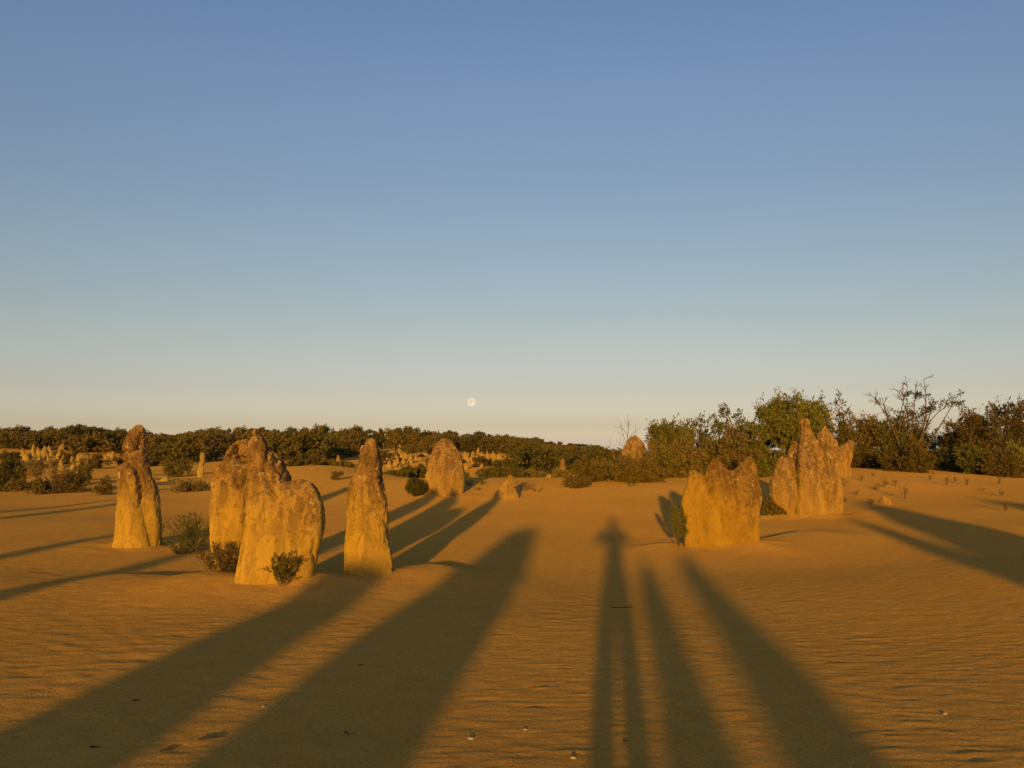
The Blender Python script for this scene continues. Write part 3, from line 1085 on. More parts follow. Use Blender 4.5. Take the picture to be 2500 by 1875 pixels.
tree_at(1938, 31, 962, 196, 41, LEAF_GREEN, 'largest dense green tree behind the two-spired pinnacle', n_clumps=95, n_leaves=170, clump=.095, crown_from=.36, ragged=.10, stems=6)
tree_at(1775, 33, 1000, 120, 42, LEAF_GREEN, 'open-crowned tree showing sky between its clumps, left of the largest tree', n_clumps=26, n_leaves=90, clump=.13, crown_from=.35, ragged=.4)
tree_at(1703, 35, 1016, 70, 43, LEAF_DARK, 'thin dark sparse tree above the left horn of the saddle slab', n_clumps=16, n_leaves=60, clump=.16, crown_from=.3, ragged=.5)
tree_at(1624, 32, 1022, 84, 44, LEAF_GREEN, 'yellow-green bushy tree right of the pinkish cone', n_clumps=30, n_leaves=110, clump=.16, crown_from=.3, ragged=.25)
tree_at(1664, 33, 1034, 74, 45, LEAF_GREEN, 'rounded yellow-green tree between the sparse tree and the pinkish cone', n_clumps=28, n_leaves=110, clump=.16, crown_from=.3, ragged=.25)
tree_at(2052, 31, 988, 90, 46, LEAF_OLIVE, 'loose upright shrub just right of the largest tree', n_clumps=24, n_leaves=80, clump=.14, crown_from=.2, ragged=.5)
tree_at(2110, 31, 1012, 130, 47, LEAF_BROWN, 'brown-green thicket shrub behind the leaning boulder', n_clumps=40, n_leaves=150, clump=.14, crown_from=.08, ragged=.2)
tree_at(2195, 30, 1008, 130, 48, LEAF_OLIVE, 'dark thicket shrub under the bare branching tree', n_clumps=40, n_leaves=150, clump=.14, crown_from=.08, ragged=.25)
tree_at(2275, 34, 1050, 120, 49, LEAF_DARK, 'low dark shrub in the gap left of the big russet bush', n_clumps=30, n_leaves=130, clump=.15, crown_from=.05, ragged=.2)
tree_at(2440, 30, 976, 250, 50, LEAF_BROWN, 'big domed russet bush at the far right edge', n_clumps=75, n_leaves=190, clump=.10, crown_from=.06, ragged=.15)
tree_at(2350, 31, 1030, 110, 51, LEAF_OLIVE, 'ragged shrub against left side of the big russet bush', n_clumps=26, n_leaves=110, clump=.15, crown_from=.05, ragged=.4)
tree_at(1850, 34, 1040, 110, 52, LEAF_OLIVE, 'mid-height olive shrub filling the gap behind the saddle slab', n_clumps=34, n_leaves=130, clump=.14, crown_from=.06, ragged=.25)
tree_at(1760, 31, 1085, 120, 53, LEAF_OLIVE, 'low olive shrub showing over the saddle between two horns', n_clumps=34, n_leaves=130, clump=.14, crown_from=.04, ragged=.2, base=1162)
tree_at(1690, 30, 1090, 110, 54, LEAF_BROWN, 'low brown shrub left of the saddle slab', n_clumps=30, n_leaves=120, clump=.14, crown_from=.04, ragged=.2, base=1165)
tree_at(1850, 28.5, 1085, 90, 55, LEAF_GREEN, 'green shrub between the saddle slab and the two-spired pinnacle', n_clumps=34, n_leaves=130, clump=.14, crown_from=.04, ragged=.2, base=1165)
tree_at(1625, 29.5, 1085, 120, 56, LEAF_BROWN, 'brown shrub in front of the yellow-green trees', n_clumps=36, n_leaves=130, clump=.14, crown_from=.04, ragged=.25, cat='shrub', base=1163)
tree_at(1490, 30, 1122, 100, 57, LEAF_OLIVE, 'sprawling low olive bush at the foot of the pinkish cone', n_clumps=36, n_leaves=150, clump=.13, crown_from=.03, ragged=.25, cat='shrub', base=1170)
tree_at(1550, 29, 1130, 120, 58, LEAF_BROWN, 'sprawling low brown bush right of the olive one', n_clumps=36, n_leaves=150, clump=.13, crown_from=.03, ragged=.25, cat='shrub', base=1178)
tree_at(1440, 0, 1128, 70, 66, LEAF_BROWN, 'thin brown brush at the left end of the scrub', n_clumps=22, n_leaves=60, clump=.14, crown_from=.03, ragged=.35, cat='shrub', base=1178)
tree_at(1612, 0, 1100, 70, 67, LEAF_OLIVE, 'thin olive shrub right of the pinkish cone', n_clumps=22, n_leaves=60, clump=.14, crown_from=.1, ragged=.4, cat='shrub', base=1168)
tree_at(1660, 0, 1075, 80, 68, LEAF_OLIVE, 'thin upright olive shrub left of the saddle slab', n_clumps=22, n_leaves=55, clump=.13, crown_from=.15, ragged=.4, cat='shrub', base=1158)
tree_at(1800, 27, 1045, 110, 69, LEAF_BROWN, 'airy brown-green shrub above the saddle slab', n_clumps=34, n_leaves=70, clump=.13, crown_from=.15, ragged=.35, cat='shrub')
tree_at(1462, 42, 1098, 60, 59, LEAF_DARK, 'dark bush left of pinkish cone against the hill', n_clumps=24, n_leaves=110, clump=.16, crown_from=.05, ragged=.3, cat='shrub')
tree_at(2100, 27.5, 1120, 110, 60, LEAF_BROWN, 'low russet shrub right of the leaning boulder', n_clumps=34, n_leaves=140, clump=.13, crown_from=.04, ragged=.2, cat='shrub', base=1142)
tree_at(2215, 28, 1095, 120, 61, LEAF_BROWN, 'tangled brown shrub at the top of the sandy slope', n_clumps=38, n_leaves=130, clump=.13, crown_from=.04, ragged=.3, cat='shrub', base=1152)
tree_at(2390, 27.5, 1090, 90, 62, LEAF_GREEN, 'small pale green shrub below the big russet bush', n_clumps=20, n_leaves=110, clump=.15, crown_from=.04, ragged=.3, cat='shrub', base=1158)
tree_at(2492, 26.5, 1072, 60, 63, LEAF_GREEN, 'pale green shrub cut by the right edge of the picture', n_clumps=20, n_leaves=110, clump=.18, crown_from=.04, ragged=.3, cat='shrub', base=1166)
tree_at(2320, 29, 1100, 90, 64, LEAF_DARK, 'dark low shrub shading the sand left of the pale green one', n_clumps=26, n_leaves=130, clump=.15, crown_from=.03, ragged=.2, cat='shrub', base=1150)
tree_at(2455, 27, 1110, 110, 65, LEAF_BROWN, 'low brown shrub in front of the big russet bush', n_clumps=32, n_leaves=130, clump=.14, crown_from=.03, ragged=.25, cat='shrub', base=1164)

# bare tree with dead branches and a few leaves
def dead_tree(px, d, top_py, lean, seed, label, levels=4, leafy=0, W=.5, rad=.035):
    p = at(px, 1100, d)
    z = gz(p.x, d)
    H = at(px, top_py, d).z - z
    P = Plant(seed)
    for k, (lx, hh) in enumerate(lean):
        dv = np.array([lx, P.r.normal() * .2, 1.0])
        dv /= np.linalg.norm(dv)
        twig_tree(P, np.array([0, 0, -.1]), dv, H * hh, rad, levels, W)
    if leafy:
        v = np.concatenate(P.sv)
        sel = v[(v[:, 2] > H * .5) & (v[:, 0] > .2)]
        for i in P.r.randint(0, len(sel), leafy):
            P.clump(sel[i], np.array([.10, .10, .08]), 16, .12, .05)
    sm, lm = proto_of(P, 'dead' + str(seed), DEADWOOD if not leafy else BARK, LEAF_DARK)
    return put('bare_tree', (sm, lm), (p.x, d, z), 0, 1, label, 'tree', 'bare trees', ('branches', 'crown'))


d = 29.5
p = at(2210, 1100, d)
z = gz(p.x, d)
H = at(2210, 930, d).z - z
P = Plant(71)
for dx, hz_ in ((-1.05, .80), (-.75, .72), (-.35, .86), (.1, .93), (.32, 1.0), (.55, .90), (1.35, .80), (1.05, .70), (.8, .78)):
    pts = P.branch((P.r.normal() * .1, P.r.normal() * .2, -.1), (dx, P.r.normal() * .5, H * hz_), .034, .009, .18, 9, 5)
    for k in range(9):
        i = P.r.randint(4, 9)
        dv = np.array([P.r.normal() * .7 + dx * .3, P.r.normal() * .5, .8])
        twig_tree(P, pts[i], dv / np.linalg.norm(dv), .20, .010, 2, .55)
vv = np.concatenate(P.sv)
vv = vv[(vv[:, 2] > H * .62) & (vv[:, 0] > -.1) & (vv[:, 2] < H * .86)]
for i in P.r.randint(0, len(vv), 60):
    P.clump(vv[i], np.array([.07, .07, .05]), 9, .10, .04)
put('bare_tree', proto_of(P, 'bare', BARK, LEAF_DARK), (p.x, d, z), 0, 1,
    'bare wiry tree with dead branches and few leaves against the sky', 'tree', 'bare trees', ('branches', 'crown'))
dead_tree(1530, 38, 1020, [(-.1, .45), (.15, .40)], 72, 'small bare dead tree behind the pinkish cone', 3, 0, .55, .03)
dead_tree(1692, 34, 1020, [(.1, .45), (-.2, .4)], 73, 'bare grey tree beside the thin dark sparse tree', 3, 0, .5, .03)

# ------------------------------------------------------------------ scrub hill far behind
HILL = []
for k, (H, W, nc, nl, mat_) in enumerate([(2.4, 3.4, 20, 80, LEAF_HILL), (2.0, 2.8, 18, 80, LEAF_HILL), (2.8, 3.0, 20, 70, LEAF_DARK),
                                          (1.6, 2.6, 16, 80, LEAF_BROWN), (2.2, 3.8, 22, 75, LEAF_OLIVE), (3.0, 2.6, 16, 60, LEAF_DARK)]):
    P = tree_proto(100 + k, H, W, nc, nl, .26, .16, .12 if k != 5 else .5, .17, .07, 3, 1.0, .12, None, True)
    HILL.append((proto_of(P, 'hill_bush%d' % k, BARK, mat_), H))
rnd = random.Random(5)
SKY = [(0, 1040), (40, 1040), (70, 1056), (90, 1048), (130, 1042), (165, 1036), (190, 1028), (215, 1032), (240, 1040), (290, 1046), (350, 1048),
       (400, 1056), (450, 1054), (485, 1046), (520, 1044), (560, 1046), (590, 1042), (630, 1042), (670, 1046), (715, 1040), (745, 1044), (775, 1038),
       (800, 1038), (840, 1046), (865, 1040), (900, 1048), (930, 1046), (955, 1048), (980, 1040), (1000, 1040), (1030, 1052), (1070, 1060), (1090, 1050),
       (1130, 1060), (1165, 1050), (1200, 1062), (1250, 1062), (1300, 1066), (1340, 1082), (1370, 1078), (1410, 1086), (1450, 1092)]


def sky_y(px):
    return float(np.interp(px, [a for a, b in SKY], [b for a, b in SKY]))


for i, (px, py) in enumerate(SKY):
    d = 118 + rnd.uniform(-4, 6)
    p = at(px + rnd.uniform(-4, 4), py, d)
    z = gz(p.x, d)
    k = rnd.choice([0, 1, 2, 4, 4, 0]) if py > 1036 else 5
    s = max(.45, (p.z - z) / HILL[k][1] * .95)
    wd = rnd.uniform(.55, 1.25)
    put('hill_bush', HILL[k][0], (p.x, d, z - .05), rnd.uniform(0, 6), (wd, wd, s),
        'rounded dark bush standing on the skyline of the scrub-covered hill', 'bush', 'bushes along the hill skyline')

# the scrub on the slope below the skyline reads as one mass
LV, SVv, SFf, so = [], [], [], 0
protoV = []
for (sm, lm), H in HILL:
    a = np.empty(len(lm.vertices) * 3, np.float32)
    lm.vertices.foreach_get('co', a)
    protoV.append(a.reshape(-1, 4, 3))
def hill_allowed(px, d):
    """where the slope is wooded rather than bare sand and pinnacles"""
    if px < 130:
        return d > 104 or (84 < d < 92)
    if px < 330:
        return d > 84
    if px < 480:
        return d > 92 or rnd.random() < .12
    if px < 860:
        return d > 66
    if px < 1140:
        return d > 92 or (d > 60 and rnd.random() < .10)
    if px < 1262:
        return d > 90 or (d > 72 and rnd.random() < .10)
    if px < 1480:
        return d > 78 or (d > 50 and rnd.random() < .55)
    return d > 52


n_hill = 0
SHADE = []
while n_hill < 760:
    px = rnd.uniform(-150, 2650)
    if px > 1600 and rnd.random() < .5:
        continue
    d = 50 + 72 * rnd.random() ** .8
    if not hill_allowed(px, d):
        continue
    a = (px - 1250) / FPX
    X = a * d
    z = gz(X, d)
    k = rnd.choice([0, 1, 1, 3, 3, 4, 0])
    s = rnd.uniform(.5, 1.0)
    top = at(px, (sky_y(max(px, 0)) if px < 1450 else 1094) + 8, d).z
    s = min(s, max(.3, (top - z) / HILL[k][1]))
    th = rnd.uniform(0, 6.28)
    q = protoV[k]
    q = q[np.random.RandomState(n_hill).rand(len(q)) < .35]
    c, sn = math.cos(th), math.sin(th)
    w = q.copy()
    w[..., 0] = (q[..., 0] * c - q[..., 1] * sn) * s * 1.15 + X
    w[..., 1] = (q[..., 0] * sn + q[..., 1] * c) * s * 1.15 + d
    w[..., 2] = q[..., 2] * s + z
    LV.append(w.reshape(-1, 3))
    SHADE.append(np.full(len(w), rnd.random()))
    n_hill += 1
LV = np.concatenate(LV)
th_ = link('thicket', mesh_np('thicket', LV, np.arange(len(LV)).reshape(-1, 4), False), thicket_material())
sh_ = th_.data.attributes.new('kind_of_shrub', 'FLOAT', 'FACE')
sh_.data.foreach_set('value', np.concatenate(SHADE).astype(np.float32))
th_['kind'] = 'stuff'
th_['label'] = 'brown-green scrub covering the low hill behind the clearing'
th_['category'] = 'scrub'

# ------------------------------------------------------------------ small far pinnacles
FARP = []
for k in range(7):
    r_ = np.random.RandomState(300 + k)
    n, seg = 12, 12
    Vv = []
    lean = r_.normal(size=2) * .12
    wtop = r_.uniform(.12, .5)
    for i in range(n):
        t = i / (n - 1)
        rad = (.5 * (1 - t) + wtop * .5 * t) * (1 - .85 * max(0, t - .8) / .2) * (1 + .12 * r_.normal())
        a = np.linspace(0, 6.283, seg, endpoint=False)
        rad_a = rad * (1 + .10 * np.cos(2 * a + r_.uniform(0, 6)) + .06 * r_.normal(size=seg))
        Vv.append(np.stack([np.cos(a) * rad_a + lean[0] * t, np.sin(a) * rad_a * .9 + lean[1] * t, np.full(seg, t * 1.15 - .15)], -1))
    V = np.concatenate(Vv + [[[lean[0], lean[1], 1.01]]])
    j = np.arange(seg)
    j2 = (j + 1) % seg
    qd = np.concatenate([np.stack([i * seg + j, i * seg + j2, (i + 1) * seg + j2, (i + 1) * seg + j], -1) for i in range(n - 1)])
    tr = np.stack([np.full(seg, n * seg), (n - 1) * seg + j, (n - 1) * seg + j2], -1)
    me = mesh_np('far_pinnacle%d' % k, V, [qd, tr])
    me.materials.append(M_FAR)
    FARP.append(me)


def far_pin(px, d, h_px, w_px, label, group, k=None):
    X = (px - 1250) / FPX * d
    z = gz(X, d)
    h = h_px / FPX * d
    w = w_px / FPX * d
    o = bpy.data.objects.new('small_pinnacle', FARP[rnd.randrange(7) if k is None else k])
    COL.objects.link(o)
    o.location = (X, d, z - .02)
    o.scale = (w, w, h)
    o.rotation_euler = (rnd.gauss(0, .09), rnd.gauss(0, .12), rnd.uniform(0, 6.28))
    tag(o, label, 'rock', group)
    return o


def cluster(n, x0, x1, d0, d1, h0, h1, label, group):
    made = []
    for _ in range(n):
        h = h0 * .6 + (h1 * 1.15 - h0 * .6) * rnd.random() ** 1.7
        made.append(far_pin(rnd.uniform(x0, x1), rnd.uniform(d0, d1), h, h * rnd.uniform(.35, .6) + rnd.random() * 6, label, group))
    made.sort(key=lambda o: o.location.x / o.location.y)
    made[0]['label'] = label + ', leftmost of all'
    made[-1]['label'] = label + ', rightmost of all'
    max(made[1:-1], key=lambda o: o.scale.z / o.location.y)['label'] = label + ', tallest of all'


cluster(50, -20, 112, 90, 103, 11, 28, 'tiny yellow pinnacle crowded on the highest sand at the far left', 'pinnacles on the far left rise')
cluster(32, 30, 185, 60, 82, 14, 28, 'small yellow pinnacle behind the reddish bush on the left', 'pinnacles behind the reddish bush')
cluster(26, 205, 320, 70, 84, 8, 17, 'tiny pale pinnacle in the row left of the beaked pinnacle', 'row of pinnacles at the scrub edge')
cluster(34, 360, 465, 64, 92, 10, 22, 'small yellow pinnacle in the crowd between beaked pinnacle and double slab', 'pinnacles between the two big rocks')
cluster(9, 690, 860, 58, 66, 6, 11, 'tiny rock at the scrub edge above the double slab', 'rocks along the scrub edge')
cluster(26, 945, 1050, 58, 88, 12, 26, 'small yellow pinnacle in the crowd left of the egg-shaped pinnacle', 'pinnacles left of the egg-shaped one')
cluster(22, 1128, 1222, 60, 84, 12, 26, 'small bright pinnacle in the crowd right of the egg-shaped pinnacle', 'pinnacles right of the egg-shaped one')
cluster(16, 10, 190, 44, 57, 16, 34, 'larger yellow pinnacle just behind the reddish bush', 'larger pinnacles behind the reddish bush')
cluster(8, 330, 470, 44, 56, 10, 20, 'low stone on the sand between the beaked pinnacle and the double slab', 'low stones on the left sand')
far_pin(1240, 70, 20, 11, 'single bright pointed pinnacle in scrub above the small cone', None, 2)
far_pin(1192, 76, 26, 10, 'tallest pointed pinnacle in the scrub right of the egg-shaped one', None, 3)
far_pin(1290, 76, 10, 9, 'tiny isolated bright rock in scrub between small cone and lone pinnacle', None, 1)
far_pin(1442, 60, 24, 17, 'yellow rock half hidden in the scrub left of the pinkish cone', None, 4)
far_pin(480, 84, 15, 9, 'isolated tiny pinnacle high in scrub left of the double slab', None, 5)
far_pin(436, 86, 15, 9, 'isolated tiny pinnacle high in scrub right of the beaked pinnacle', None, 0)
for px, d, h, w, lab in [(405, 37, 12, 30, 'flat grey stone nearest the thin leaving post'), (430, 36, 11, 26, 'low stone in front of the thin leaning post'),
                         (462, 36, 9, 24, 'low flat stone just left of the double slab'), (375, 38, 12, 22, 'low grey stone just right of the beaked pinnacle'),
                         (270, 35, 22, 24, 'squat stone at left foot of the beaked pinnacle'), (1340, 52, 12, 26, 'low sandy stone below the scrub left of lone pinnacle'),
                         (1405, 54, 18, 34, 'low yellow mound of rock right of the lone upright pinnacle')]:
    far_pin(px, d, h, w, lab.replace('leaving', 'leaning'), None, 1)

# dry scrub among the far pinnacles
for zone, n_, x0, x1, d0, d1, lab in (('l', 12, -20, 190, 52, 74, 'dry brown bush among the small pinnacles at the far left'),
                                      ('m', 18, 215, 470, 48, 88, 'dry brown bush on the sand around the beaked pinnacle'),
                                      ('r', 12, 690, 860, 56, 70, 'dry bush at the scrub edge above the double slab'),
                                      ('c', 14, 930, 1260, 50, 84, 'dry bush among small pinnacles around the egg-shaped one')):
    for _ in range(n_):
        px = rnd.uniform(x0, x1)
        d = rnd.uniform(d0, d1)
        X = (px - 1250) / FPX * d
        sc = rnd.uniform(.18, .42)
        put('dry_bush', HILL[rnd.choice([3, 3, 1, 0])][0], (X, d, gz(X, d) - .04), rnd.uniform(0, 6), (sc * 1.2, sc * 1.2, sc), lab, 'bush',
            'dry bushes among the far pinnacles')

# ------------------------------------------------------------------ nearer shrubs
def bush_at(px, py_base, py_top, w_px, seed, leafmat, label, name='bush', n_clumps=22, n_leaves=120, leaf=.09, lw=.03, clump=.16, ragged=.3,
            stem=BARK, cat='bush', d=None, group=None, cf=.05):
    p = hit(px, py_base) if d is None else Vector((at(px, 1100, d).x, d, gz(at(px, 1100, d).x, d)))
    H = max(.15, at(px, py_top, p.y).z - p.z)
    W = w_px / FPX * p.y
    P = tree_proto(seed, H * .93, W * .86, n_clumps, n_leaves, leaf, lw, cf, clump, .022, 5, 1.0, ragged)
    return put(name, proto_of(P, name + str(seed), stem, leafmat), p, 0, 1, label, cat, group)


bush_at(22, 1200, 1118, 90, 201, LEAF_DARK, 'dark green bush cut by the left edge', n_clumps=30, n_leaves=150, leaf=.10)
bush_at(75, 1207, 1165, 90, 202, LEAF_BROWN, 'low brown bush between dark bush and reddish bush', n_clumps=20, n_leaves=110)
bush_at(175, 1203, 1150, 90, 204, LEAF_BROWN, 'low brown bush at foot of the flat-topped stump', n_clumps=20, n_leaves=90)
bush_at(190, 1196, 1122, 60, 205, LEAF_OLIVE, 'olive bush overlapping the flat-topped stump', n_clumps=14, n_leaves=60, ragged=.4)
bush_at(255, 1208, 1172, 60, 206, LEAF_BROWN, 'small dry bush left of the beaked pinnacle', n_clumps=14, n_leaves=70)
bush_at(435, 1172, 1118, 80, 207, LEAF_OLIVE, 'olive bush left of thin leaning post', n_clumps=24, n_leaves=110, d=41)
bush_at(470, 1200, 1184, 110, 208, LEAF_BROWN, 'low strip of dry brush left of the double slab', n_clumps=20, n_leaves=70, ragged=.2)
bush_at(1015, 1212, 1166, 48, 209, LEAF_DARK, 'dark bush hugging left side of the egg-shaped pinnacle', n_clumps=20, n_leaves=110, leaf=.08)
bush_at(1225, 1166, 1140, 120, 210, LEAF_OLIVE, 'broad olive bush just behind the sand crest', n_clumps=26, n_leaves=120, leaf=.14, lw=.06, d=41)
bush_at(1125, 1170, 1150, 60, 211, LEAF_OLIVE, 'olive bush right behind the egg-shaped pinnacle', n_clumps=18, n_leaves=100, leaf=.13, lw=.06, d=42)
bush_at(1000, 1166, 1136, 34, 212, LEAF_DARK, 'round dark bush left behind the egg-shaped pinnacle', n_clumps=18, n_leaves=100, leaf=.13, lw=.06, d=46)
bush_at(1032, 1166, 1132, 30, 213, LEAF_DARK, 'round dark bush touching egg-shaped pinnacle from behind', n_clumps=18, n_leaves=100, leaf=.13, lw=.06, d=47)
bush_at(962, 1168, 1154, 50, 214, LEAF_OLIVE, 'low olive bush right of the slender pinnacle', n_clumps=16, n_leaves=90, leaf=.13, lw=.06, d=44)
bush_at(1370, 1168, 1145, 60, 215, LEAF_BROWN, 'brown bush at foot of the lone upright pinnacle', n_clumps=18, n_leaves=90, leaf=.13, lw=.06, d=43)
bush_at(1405, 1190, 1170, 70, 216, LEAF_BROWN, 'low brown brush on sand crest left of the sprawling bushes', n_clumps=20, n_leaves=70, ragged=.3)
bush_at(1300, 1168, 1150, 70, 217, LEAF_BROWN, 'brown bush behind the sand crest left of lone pinnacle', n_clumps=18, n_leaves=90, leaf=.13, lw=.06, d=44)
bush_at(825, 1172, 1150, 30, 218, LEAF_BROWN, 'small dry tuft on the sand beyond the double slab', n_clumps=8, n_leaves=40)
bush_at(1885, 1256, 1215, 60, 219, LEAF_BROWN, 'dry brush at the foot of the wedged boulder', n_clumps=18, n_leaves=70, leaf=.07)

# reddish twiggy bush
p = hit(128, 1206)
P = Plant(203)
for k in range(9):
    a = P.r.uniform(0, 6.28)
    dv = np.array([math.cos(a) * .7, math.sin(a) * .5, .9])
    twig_tree(P, np.array([0, 0, -.05]), dv / np.linalg.norm(dv), .62, .014, 3, .5)
vv = np.concatenate(P.sv)
vv = vv[vv[:, 2] > .3]
for i in P.r.randint(0, len(vv), 260):
    P.clump(vv[i], np.array([.05, .05, .04]), 7, .06, .022)
put('bush', proto_of(P, 'twiggy', BARK, LEAF_BROWN), p, 0, 1, 'reddish twiggy see-through bush on the left', 'bush', None)

# feathery bush by the beaked pinnacle
p = hit(470, 1340)
put('bush', proto_of(sprig_proto(221, .60, 1.0, 38, .036, .009, 60, .85, .004, .25, side=5), 'feathery', BARK, LEAF_GREEN), p, 0, 1,
    'feathery green bush between the beaked pinnacle and the double slab', 'bush', None, ('stems', 'foliage'))
_q = at(545, 1100, 9.75)
p = Vector((_q.x, 9.75, gz(_q.x, 9.75)))
put('bush', proto_of(sprig_proto(222, .42, .66, 34, .034, .010, 50, .95, .004, .15, side=5), 'feathery_dry', BARK, LEAF_BROWN), p, 0, 1,
    'dark brownish bush tucked against the left flank of the double slab', 'bush', None, ('stems', 'foliage'))
p = hit(445, 1352)
put('bush', proto_of(sprig_proto(223, .26, .60, 26, .032, .010, 80, .95, .004, .1, side=4), 'feathery_low', BARK, LEAF_GREEN), p, 0, 1,
    'low green tuft at the right foot of the beaked pinnacle', 'bush', None, ('stems', 'foliage'))
# sprig in front of the slab
p = hit(693, 1428)
put('sapling', proto_of(sprig_proto(224, .40, .36, 11, .030, .012, 110, .8, .004, .3, side=6), 'sprig', BARK, LEAF_OLIVE), p, 0, 1,
    'small leafy sapling growing in front of the double slab', 'plant', None, ('stem', 'foliage'))
# two-stemmed sapling by the saddle slab
p = hit(1662, 1333)
P = Plant(225)
for (bx, tx, hh, ww) in ((-.02, -.10, .56, .11), (.05, .06, .58, .16)):
    base = np.array([bx, 0, -.04])
    tip = np.array([tx, 0, hh])
    pts = P.branch(base, tip, .011, .003, .03, 8, 5)
    for k in range(64):
        t = P.r.uniform(.24, 1.0)
        c = base + (tip - base) * t
        wd = ww * (1.08 - t) * (1.15 if t > .36 else .75) * P.r.uniform(.3, 1)
        a = P.r.uniform(0, 6.28)
        e_ = c + np.array([math.cos(a) * wd, math.sin(a) * wd, wd * .55])
        P.branch(c, e_, .003, .001, .1, 3, 3)
        P.clump(e_, np.array([.026, .026, .036]), 22, .036, .009, 1.4, .5)
put('sapling', proto_of(P, 'two_stem', BARK, LEAF_GREEN), p, 0, 1, 'two-stemmed green sapling at the left edge of the saddle slab', 'plant', None,
    ('stem', 'foliage'))

# dry twigs and little plants on the sand
def sprig_at(px, py, h_px, w_px, seed, label, dry=True, n=5, per=34, group='small dry plants on the slope'):
    p = hit(px, py)
    H = h_px / FPX * p.y
    W = w_px / FPX * p.y
    P = sprig_proto(seed, H * 1.1, W, n, .035, .011, per, .9, .004, .3, side=4)
    put('dry_plant' if dry else 'small_plant', proto_of(P, 'sprig%d' % seed, BARK, LEAF_BROWN if dry else LEAF_OLIVE), p, 0, 1, label, 'plant', group,
        ('stem', 'foliage'))


SL = [(830, 905, 75, 70, 'twiggy plant at the right foot of the two-spired pinnacle'), (1130, 915, 95, 70, 'spreading dry plant above the loose stones'),
      (1215, 905, 60, 50, 'small plant right of the spreading dry plant'), (1285, 1005, 130, 80, 'tallest dry sprig standing in the shadow edge'),
      (1620, 905, 80, 50, 'upright tuft in the middle of the slope'), (1770, 900, 60, 50, 'tuft right of the upright tuft'),
      (1885, 945, 35, 60, 'low flat tuft below the pale green shrub'), (2030, 985, 60, 50, 'tuft near the right edge of the slope'),
      (2075, 1100, 90, 40, 'thin sprig in the right-hand shadow'), (960, 865, 55, 30, 'thin sprig between pinnacle and thicket'),
      (912, 975, 40, 40, 'low sprig downhill of the leaning boulder'), (828, 1030, 50, 30, 'thin sprig touching the base of the two-spired pinnacle'),
      (1485, 855, 45, 40, 'small tuft at the top of the slope'), (1680, 870, 50, 40, 'small tuft between the two upright tufts'),
      (2010, 890, 70, 50, 'tuft in the shade under the right bushes'), (1050, 830, 40, 40, 'small tuft at the foot of the thicket')]
for i, (cx, cy, h, w, lab) in enumerate(SL):
    sprig_at(1800 + cx * .31646, 900 + cy * .31646, h * .31646, w * .31646, 400 + i, lab)
sprig_at(1145, 1186, 18, 36, 430, 'dry twigs at the right foot of the egg-shaped pinnacle', n=12, group=None)
sprig_at(1175, 1184, 16, 24, 431, 'second tuft of dry twigs right of the egg-shaped pinnacle', n=9, group=None)
sprig_at(1165, 1197, 8, 26, 432, 'low flat twigs in front of the egg-shaped pinnacle shadow', n=8, group=None)
sprig_at(1280, 1198, 32, 55, 433, 'spreading dry twigs right of the small cone', n=14, per=18, group=None)
sprig_at(1308, 1200, 14, 40, 434, 'low dry twigs farthest right of the small cone', n=8, per=20, group=None)
sprig_at(1545, 1188, 14, 40, 435, 'low dry stems on sand below the sprawling bushes', n=9, per=20, group=None)
sprig_at(2140, 1196, 20, 40, 436, 'dry stems at the lip of the sandy slope', n=9, per=20, group=None)

# ------------------------------------------------------------------ litter on the sand
TW = plain_material('twig', (.035, .025, .015), (.06, .042, .025), 40)
PEB = plain_material('pebble', (.42, .32, .20), (.55, .44, .30), 40)
for i, (px, py, ln, ang, lab) in enumerate([(1517, 1484, .20, .05, "dark stick lying across the photographer's shadow"), (409, 1834, .06, .5, 'dark twig near the lower left corner'),
                                            (231, 1831, .045, -.1, 'small twig nearest the lower left corner'), (514, 1805, .11, .4, 'thin twig inside the broad left shadow'),
                                            (333, 1711, .035, .2, 'dark speck of bark at the left shadow edge'), (847, 1792, .05, -1.0, 'dark twig in the big central shadow'),
                                            (1528, 1813, .03, .0, "bark chip between the legs of the photographer's shadow"), (881, 1626, .03, .3, 'tiny twig in middle of the central shadow')]):
    p = hit(px, py)
    P = Plant(600 + i)
    dv = np.array([math.cos(ang), math.sin(ang), 0]) * ln * .5
    pts = P.branch(-dv, dv, .005 * (1 + ln), .0025, .05, 7, 5)
    if ln > .1:
        P.branch(pts[3], pts[3] + np.array([dv[0] * .4, .02, .004]), .003, .002, .1, 3, 4)
    sm, _ = P.meshes('twig%d' % i)
    o = link('twig', sm, TW, None, (p.x, p.y, float(terrain(np.array([p.x]), np.array([p.y]))[0]) + .004))
    tag(o, lab, 'twig', 'twigs lying on the sand')
